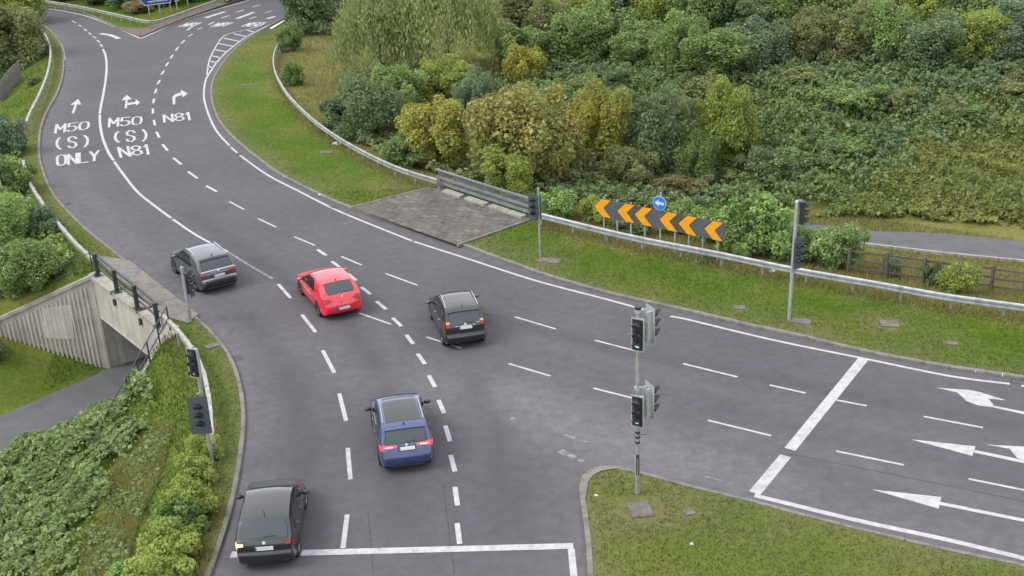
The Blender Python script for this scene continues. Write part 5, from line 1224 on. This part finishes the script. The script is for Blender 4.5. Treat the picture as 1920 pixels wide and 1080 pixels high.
# distinct trees and bushes right of the road: px, base row, width, height in photo pixels
SP = [
 ('tree', 985, 352, 205, 200, 'autumn', 'large rounded maple turning yellow and orange behind the parapet', 'tree'),
 ('tree', 1118, 322, 140, 165, 'yellow', 'yellow green maple with orange top touching the right of the large maple', 'tree'),
 ('tree', 820, 312, 150, 135, 'yellow', 'bright yellow bushy tree rising behind the curving guard rail', 'tree'),
 ('tree', 950, 365, 120, 90, 'lime', 'yellow green thicket at the foot of the large maple by the parapet', 'tree'),
 ('bush', 1090, 365, 110, 80, 'olive', 'olive bush below the yellow green maple left of the chevron board', 'bush'),
 ('tree', 690, 262, 130, 120, 'dark', 'dark green tree leaning over the upper end of the curving guard rail', 'tree'),
 ('bush', 765, 312, 90, 60, 'green', 'green bush spilling over the guard rail left of the parapet', 'bush'),
 ('bush', 640, 245, 80, 60, 'dark', 'dark bramble clump on the bend of the curving guard rail', 'bush'),
 ('tree', 835, 195, 130, 90, 'lime', 'yellow green tree between the willow and the bright yellow tree', 'tree'),
 ('tree', 893, 232, 80, 105, 'blue', 'slim blue green tree left of the large maple top', 'tree'),
 ('tree', 985, 165, 85, 85, 'yellow', 'small yellow tree behind the large maple', 'tree'),
 ('tree', 1235, 330, 140, 170, 'dark', 'dark green tree right of the maples above the chevron board', 'tree'),
 ('tree', 1365, 310, 120, 165, 'lime', 'upright light yellow green tree standing alone on the bank', 'tree'),
 ('tree', 1305, 345, 90, 100, 'green', 'green small tree at the left foot of the upright yellow green tree', 'tree'),
 ('tree', 1180, 355, 110, 90, 'olive', 'olive tree directly above the blue keep left sign', 'tree'),
 ('bush', 552, 160, 42, 42, 'bright', 'single round green bush on the dry grass behind the upper guard rail', 'bush'),
 ('bush', 545, 95, 50, 50, 'green', 'green bush at the far end of the curving guard rail', 'bush'),
 ('tree', 585, 62, 135, 110, 'dark', 'dark leafy tree at the top edge beside the far road', 'tree'),
 ('tree', 750, 225, 110, 110, 'green', 'green tree below the willow and behind the dark leaning tree', 'tree'),
 ('tree', 1075, 235, 130, 90, 'green', 'green tree above the large maple on the bank', 'tree'),
 ('bush', 1420, 340, 90, 70, 'dark', 'dark bush at the right foot of the upright yellow green tree', 'bush'),
 ('bush', 1270, 370, 100, 50, 'brown', 'brownish bush behind the right end of the chevron board', 'bush'),
]
for k, px, py, w_, h, lf, lab, cat in SP: plant(tk(k, 4), px, py, w_, h, lf, lab, cat)
plant('willow0', 840, 150, 215, 215, 'willow', 'big weeping willow hanging at the top centre', 'tree', 'willow_tree')
plant('willow1', 720, 165, 175, 190, 'willow', 'second weeping willow left of the big one beside the dry grass', 'tree', 'willow_tree')
# hedge behind the long guard rail
for k, px, py, w_, h, lf, lab in [
 ('bush', 1045, 405, 90, 55, 'bright', 'light green hedge bush between the apron signal and the chevron board'),
 ('bush', 1120, 420, 70, 55, 'lime', 'lime bush behind the left end of the chevron board'),
 ('bush', 1195, 440, 80, 50, 'dark', 'dark bush low behind the middle of the chevron board'),
 ('bush', 1265, 440, 80, 70, 'bright', 'green bush showing above the chevron board right of the blue sign'),
 ('bush', 1335, 455, 85, 75, 'bright', 'green bush behind the right end of the chevron board'),
 ('bush', 1415, 482, 150, 112, 'bright', 'largest round green bush behind the guard rail right of the chevron board'),
 ('bush', 1505, 490, 80, 75, 'bright', 'green bush directly behind the right verge signal'),
 ('bush', 1568, 505, 112, 98, 'green', 'round deep green bush right of the right verge signal'),
 ('shrub', 1670, 522, 42, 62, 'dark', 'narrow ivy covered fence post, left one of two'),
 ('shrub', 1747, 538, 38, 62, 'dark', 'narrow ivy covered fence post, right one of two'),
 ('shrub', 1790, 553, 78, 72, 'lime', 'feathery yellow green shrub against the timber fence'),
 ('bush', 1380, 440, 100, 50, 'green', 'green bush filling behind the largest round bush'),
 ('shrub', 1330, 490, 28, 24, 'olive', 'small weed clump growing through the guard rail below the last chevron')]:
    plant(tk(k, 4 if k == 'bush' else 2), px, py, w_, h, lf, lab, 'bush')
# far bank: trees along the top
far_r = np.random.default_rng(5)
FAR = 'trees of the far wood along the top of the bank'
ORD = 'leftmost second third fourth fifth sixth seventh eighth ninth tenth eleventh twelfth thirteenth fourteenth fifteenth'.split()
ROWN = ['lowest', 'second', 'third', 'topmost']; CN = {'dark': 'dark green', 'olive': 'olive', 'green': 'mid green', 'blue': 'blue green', 'lime': 'light yellow green', 'bramble': 'bramble green'}
for row, (y0, ws, hs, step) in enumerate(((128, 120, 105, 78), (80, 130, 120, 84), (35, 150, 130, 92), (-8, 160, 140, 100))):
    for i, x in enumerate(np.arange(965+row*17, 2010, step)):
        lf = far_r.choice(['dark', 'olive', 'green', 'blue', 'green', 'lime'], p=[.2, .26, .22, .1, .12, .1])
        plant(tk('tree', 4), x+far_r.uniform(-14, 14), y0+far_r.uniform(-10, 10), ws*far_r.uniform(.9, 1.4), hs*far_r.uniform(.8, 1.2), lf, '%s tree, %s in the %s row of the far wood%s' % (CN[lf], ORD[i], ROWN[row], '' if i == 0 else ' from the left'), 'tree', group=FAR)
for (x, y, w_, h), where in zip( ((640,-8,140,120),(730,-14,150,130),(560,-30,120,110),(900,10,150,130)), ('left of the willows', 'behind the left willow', 'beside the far road', 'behind the big willow')):
    plant(tk('tree', 4), x, y, w_, h, 'dark', 'dark green tree at the top edge ' + where, 'tree', group=FAR)
# scrub bushes dotted over the bank
for i in range(46):
    x, y = far_r.uniform(1130, 1960), far_r.uniform(150, 372)
    if (y > 330 and x > 1500) or (x > 1680 and y > 240): continue
    lf = far_r.choice(['bramble', 'olive', 'green', 'blue', 'dark', 'lime'], p=[.3, .25, .15, .12, .08, .1])
    plant(tk('bush', 4), x, y, far_r.uniform(60, 115), far_r.uniform(30, 52), lf, 'low %s scrub bush among the brambles of the bank' % CN[lf], 'bush', group='scrub on the bank')
# left side
for k, px, py, w_, h, lf, lab, cat in [
 ('tree', 30, 130, 150, 130, 'olive', 'yellow green tree at the far left bend beside the guard rail', 'tree'),
 ('tree', -20, 160, 110, 150, 'green', 'green tree cut by the left edge above the paling fence', 'tree'),
 ('tree', 20, 45, 130, 90, 'lime', 'light green tree at the top left corner', 'tree'),
 ('bush', 70, 106, 46, 36, 'blue', 'blue green bush against the far left guard rail', 'bush'),
 ('shrub', 64, 158, 26, 18, 'dark', 'small dark tuft on the grass below the far left bend', 'bush'),
 ('bush', 18, 290, 80, 85, 'blue', 'blue green bush at the left edge level with the lane lettering', 'bush'),
 ('bush', 30, 360, 90, 70, 'green', 'green bush at the left edge below the blue green one', 'bush'),
 ('bush', 92, 438, 60, 58, 'blue', 'round dark bush against the short left guard rail', 'bush'),
 ('tree', 25, 470, 120, 110, 'bright', 'tall leafy bush on the left bank above the wing wall', 'bush'),
 ('tree', 55, 545, 130, 105, 'green', 'broad green bush overhanging the wing wall coping', 'bush'),
 ('tree', -25, 560, 110, 120, 'dark', 'dark bush cut by the left edge at the end of the wing wall', 'bush'),
 ('bush', -12, 680, 60, 75, 'dark', 'dark bush cut by the left edge in front of the wing wall', 'bush'),
 ('bush', 10, 410, 90, 60, 'olive', 'olive bush at the left edge beside the marker post', 'bush')]:
    plant(tk(k, 2 if k == 'shrub' else 4), px, py, w_, h, lf, lab, cat, name='bush' if cat == 'bush' else 'tree')
# hedge along the near left guard rail
for px, py, w_, h, lf, lab in [
 (382, 868, 66, 66, 'lime', 'lime hedge shrub directly under the near left signal'),
 (372, 915, 90, 72, 'lime', 'second lime hedge shrub below the near left signal'),
 (360, 965, 100, 75, 'lime', 'lime hedge shrub left of the black car roof'),
 (345, 1000, 100, 75, 'bright', 'deep green hedge shrub left of the black car'),
 (330, 1045, 112, 80, 'lime', 'lime hedge shrub left of the black car bumper'),
 (305, 1095, 125, 85, 'lime', 'lime hedge shrub at the bottom edge'),
 (250, 1130, 120, 80, 'bright', 'green hedge shrub cut by the bottom edge')]:
    plant(tk('bush', 4), px, py, w_, h, lf, lab, 'bush', name='hedge_shrub')
# behind the gore
for i, (px, py, w_, h, lf) in enumerate([(120, 0, 110, 70, 'dark'), (180, 5, 100, 70, 'olive'), (240, 12, 90, 60, 'dark'), (300, 10, 90, 60, 'olive'), (360, 0, 90, 60, 'dark'), (410, -14, 90, 60, 'green'), (60, -12, 110, 70, 'green'), (215, -18, 120, 80, 'dark'), (310, -22, 120, 80, 'olive'), (265, 22, 60, 26, 'brown')]):
    plant(tk('bush', 4), px, py, w_, h, lf, ['dark bush third from the left in the thicket behind the far grass nose', 'olive bush left of the blue direction sign', 'dark bush directly behind the blue direction sign', 'olive bush between the blue and green direction signs', 'dark bush behind the green direction sign', 'green bush right of the green direction sign', 'green bush leftmost of the thicket behind the far guard rail', 'tall dark bush rising behind the olive one left of the blue sign', 'tall olive bush rising behind both direction signs', 'low brown bush on the nose below the blue direction sign'][i], 'bush', group='thicket behind the far grass nose')

# ------------------------------------------------------------------ uncountable cover: brambles, grass
def carpet(name, polys, n, size, lump, mat, label, hmin=.0, seed=1, gap=.0, fuzz=.9, excl_=None):
    r = np.random.default_rng(seed); out = []
    X0 = polys.min(0); X1 = polys.max(0); P = r.uniform(X0, X1, (n*3, 2)); P = P[inside(P, polys)][:n]
    P = P[dist_poly(P, np.vstack([polys, polys[:1]]))+fuzz*(und(P, 1.7)+.6*und(P+5, 4.1)+.4*r.normal(size=len(P))) > fuzz*.45]
    P = P[r.random(len(P)) < np.clip(1.0+gap*und(P+3, 1.9), .12, 1)]
    if excl_ is not None: P = P[~(inside(P, excl_) & (dist_poly(P, np.vstack([excl_, excl_[:1]]))+1.5*und(P, .8)+r.normal(size=len(P))*.6 > 1.2))]
    k = (und(P, 1.3)+.5*und(P+7, 2.9)); hgt = np.clip(.55+.45*k, .05, 1.4)*lump
    z = H(P)+hmin+hgt*(1-.5*r.random(len(P))**2)
    Nn = unit(np.c_[r.normal(size=(len(P), 2))*.35-.1, np.ones(len(P))])
    me = quadmesh(leaves(np.c_[P, z], Nn, size, r, .75, .75)); o = link(name, me, LEAF[mat]); tag(o, label, 'undergrowth', kind='stuff'); return o
bank = np.array([hit(x, y)[:2] for x, y in ((1130,395),(1400,402),(1560,398),(1720,392),(1960,400),(2080,250),(2050,-40),(1500,-60),(1000,-40),(930,140),(900,250),(1010,380))])
bank2 = np.array([hit(x, y)[:2] for x, y in ((1530,412),(1700,414),(1960,438),(2060,350),(2020,215),(1800,235),(1700,275),(1620,340))])
carpet('brambles', bank, 320000, .19, 1.3, 'bramble', 'tangled green brambles and ivy covering the bank', seed=3, excl_=bank2)
carpet('tall_grass', bank2, 60000, .22, .7, 'straw', 'yellowish tall grass and weeds at the foot of the bank on the right', seed=4)
up1 = np.array([hit(x, y)[:2] for x, y in ((610,236),(700,285),(815,330),(900,350),(1010,395),(1000,300),(880,150),(700,100),(640,170))])
carpet('undergrowth', up1, 30000, .26, .8, 'olive', 'mixed undergrowth between the trees behind the curving guard rail', seed=5)
ll = np.array([hit(x, y)[:2] for x, y in ((-60,880),(0,862),(120,815),(185,775),(262,722),(292,742),(285,800),(262,850),(215,890),(210,960),(160,1010),(150,1100),(-80,1120))])
carpet('brambles', ll, 30000, .16, .8, 'bramble2', 'bramble thicket on the near left slope below the handrail', seed=6, gap=1.6)
ll2 = np.array([hit(x, y)[:2] for x, y in ((215,890),(262,850),(285,800),(330,800),(300,900),(260,1000),(230,1100),(150,1100),(160,1010),(210,960))])
carpet('weeds', ll2, 4500, .12, .3, 'bramble2', 'sparse weeds on the dry slope between brambles and hedge', seed=7, gap=1.8)
lu = np.array([hit(x, y)[:2] for x, y in ((-60,300),(20,250),(45,300),(60,370),(110,440),(150,500),(110,520),(0,580),(-90,560))])
carpet('undergrowth', lu, 14000, .2, .6, 'green', 'green undergrowth on the left bank above the wing wall', seed=8)
def blades(name, P, z, h, w_, r, mat, label, parent=None):
    n = len(P); a = r.uniform(0, 6.283, n); d = np.stack([np.cos(a), np.sin(a)], 1); hh = h*r.uniform(.5, 1.3, n); ln = r.normal(size=(n, 2))*.45*hh[:, None]
    V = np.zeros((n, 3, 3)); V[:, 0, :2] = P-d*w_/2; V[:, 1, :2] = P+d*w_/2; V[:, 2, :2] = P+ln; V[:, 0, 2] = V[:, 1, 2] = z-.01; V[:, 2, 2] = z+hh
    me = bpy.data.meshes.new('blades'); me.vertices.add(n*3); me.loops.add(n*3); me.polygons.add(n); me.vertices.foreach_set('co', V.astype(np.float32).ravel()); me.loops.foreach_set('vertex_index', np.arange(n*3, dtype=np.int32)); me.polygons.foreach_set('loop_start', np.arange(0, n*3, 3, dtype=np.int32)); me.polygons.foreach_set('loop_total', np.full(n, 3, np.int32)); me.update(calc_edges=True)
    o = link(name, me, mat); tag(o, label, 'grass', kind='stuff'); return o
r = np.random.default_rng(12)
GM = leafmat('grass_blades', [(.054,.096,.009),(.066,.122,.010),(.084,.148,.012),(.135,.135,.035)], .3, .86, patch=[(.55,.6,(.12,.108,.04)),(.25,.52,(.066,.138,.008))], spec=.08)
GD = leafmat('dry_grass_blades', [(.10,.11,.035),(.14,.14,.045),(.19,.165,.06),(.23,.19,.085)], .35, 1.3, spec=.08)
def visible(P, z=0., mg=60):
    d = np.c_[P, np.full(len(P), z)]-CAM; Z = d@fw; x = 960+F*(d@cr)/Z; y = 540-F*(d@cu)/Z; return (x > -mg) & (x < 1920+mg) & (y > -mg) & (y < 1080+mg)
P = np.vstack([r.uniform((-22, 24), (26, 62), (260000, 2)), r.uniform((-48, 55), (4, 125), (150000, 2))])
P = P[visible(P)]; P = P[~inside(P, OUT)]
excl = [np.array(ap), np.array([fwp[0], fwp[4], fwp[3], fwp[2], fwp[1]])]
for e in excl: P = P[~inside(P, e)]
inL, inR, inG = inside(P, LEFT_POLY), inside(P, RIGHT_POLY), inside(P, GORE_POLY)
Vv = P[~(inL | inR)]
for px, py, s in ((1200,955,.75),(1292,961,.35),(1030,489,.6),(1502,603,.5),(1668,608,.6),(1387,577,.4),(1785,644,.35)):
    c = G(px, py, .1)[:2]; Vv = Vv[((Vv-c)**2).sum(1) > s**2]
kd = np.minimum(dist_poly(Vv, np.vstack([KL, KR])), dist_poly(Vv, KI)); Vv = Vv[(r.random(len(Vv)) > np.exp(-kd/.55)*.85)]
isl = (dist_poly(Vv, KI) < 14) & (Vv[:, 0] > -1) & (Vv[:, 1] < 37); GI = leafmat('island_grass_blades', [(.070,.088,.016),(.085,.108,.018),(.105,.122,.026),(.14,.125,.05)], .3, .72, patch=[(.5,.5,(.125,.105,.05)),(.9,.56,(.07,.12,.014))], spec=.08)
blades('island_grass', Vv[isl], H(Vv[isl]), .075, .035, r, GI, 'short grass with brown patches on the near island'); Vv = Vv[~isl]
blades('verge_grass', Vv, H(Vv), .075, .035, r, GM, 'short mown grass on the road verges')
S1 = P[inL]; dl_ = dist_poly(S1, LEFT); keep = (H(S1) > PLOW+.05); S1 = S1[keep]
blades('slope_grass', S1, H(S1), .14, .04, r, GM, 'rough grass on the left embankment and before the wing wall')
LS = S1[inside(S1, ll2)]
S2 = P[inR]; d2 = dist_poly(S2, RIGHT); S2 = S2[(d2 < 16)]
pathpoly = np.vstack([pa, pc[::-1]]); S2 = S2[~inside(S2, pathpoly)]
blades('rough_grass', S2, H(S2), .22, .045, r, GD, 'long dry grass around the lower path and behind the guard rails')
r3 = np.random.default_rng(31); X = r3.uniform(ll2.min(0), ll2.max(0), (60000, 2)); X = X[inside(X, ll2)][:14000]
GS = leafmat('slope_grass_blades', [(.10,.12,.03),(.13,.145,.036),(.165,.16,.05),(.20,.17,.07)], .4, 1.75, patch=[(.6,.5,(.09,.12,.03))], spec=.08)
blades('dry_grass', X, H(X), .2, .035, r3, GS, 'dry straw coloured grass on the near left slope beside the hedge')
for nm, pl_, lab in (('grass_fringe', gR2, 'untrimmed grass tufts under the long pale guard rail'), ('grass_fringe', gR1, 'untrimmed grass tufts under the curving guard rail'), ('grass_fringe', gL3, 'untrimmed grass tufts under the near left guard rail')):
    Q = resample(pl_, .02); Q = Q+r.normal(size=Q.shape)*.2; Q = Q[visible(Q)]; Q = Q[~inside(Q, excl[0])]
    blades(nm, Q, H(Q), .28, .04, r, GD, lab)
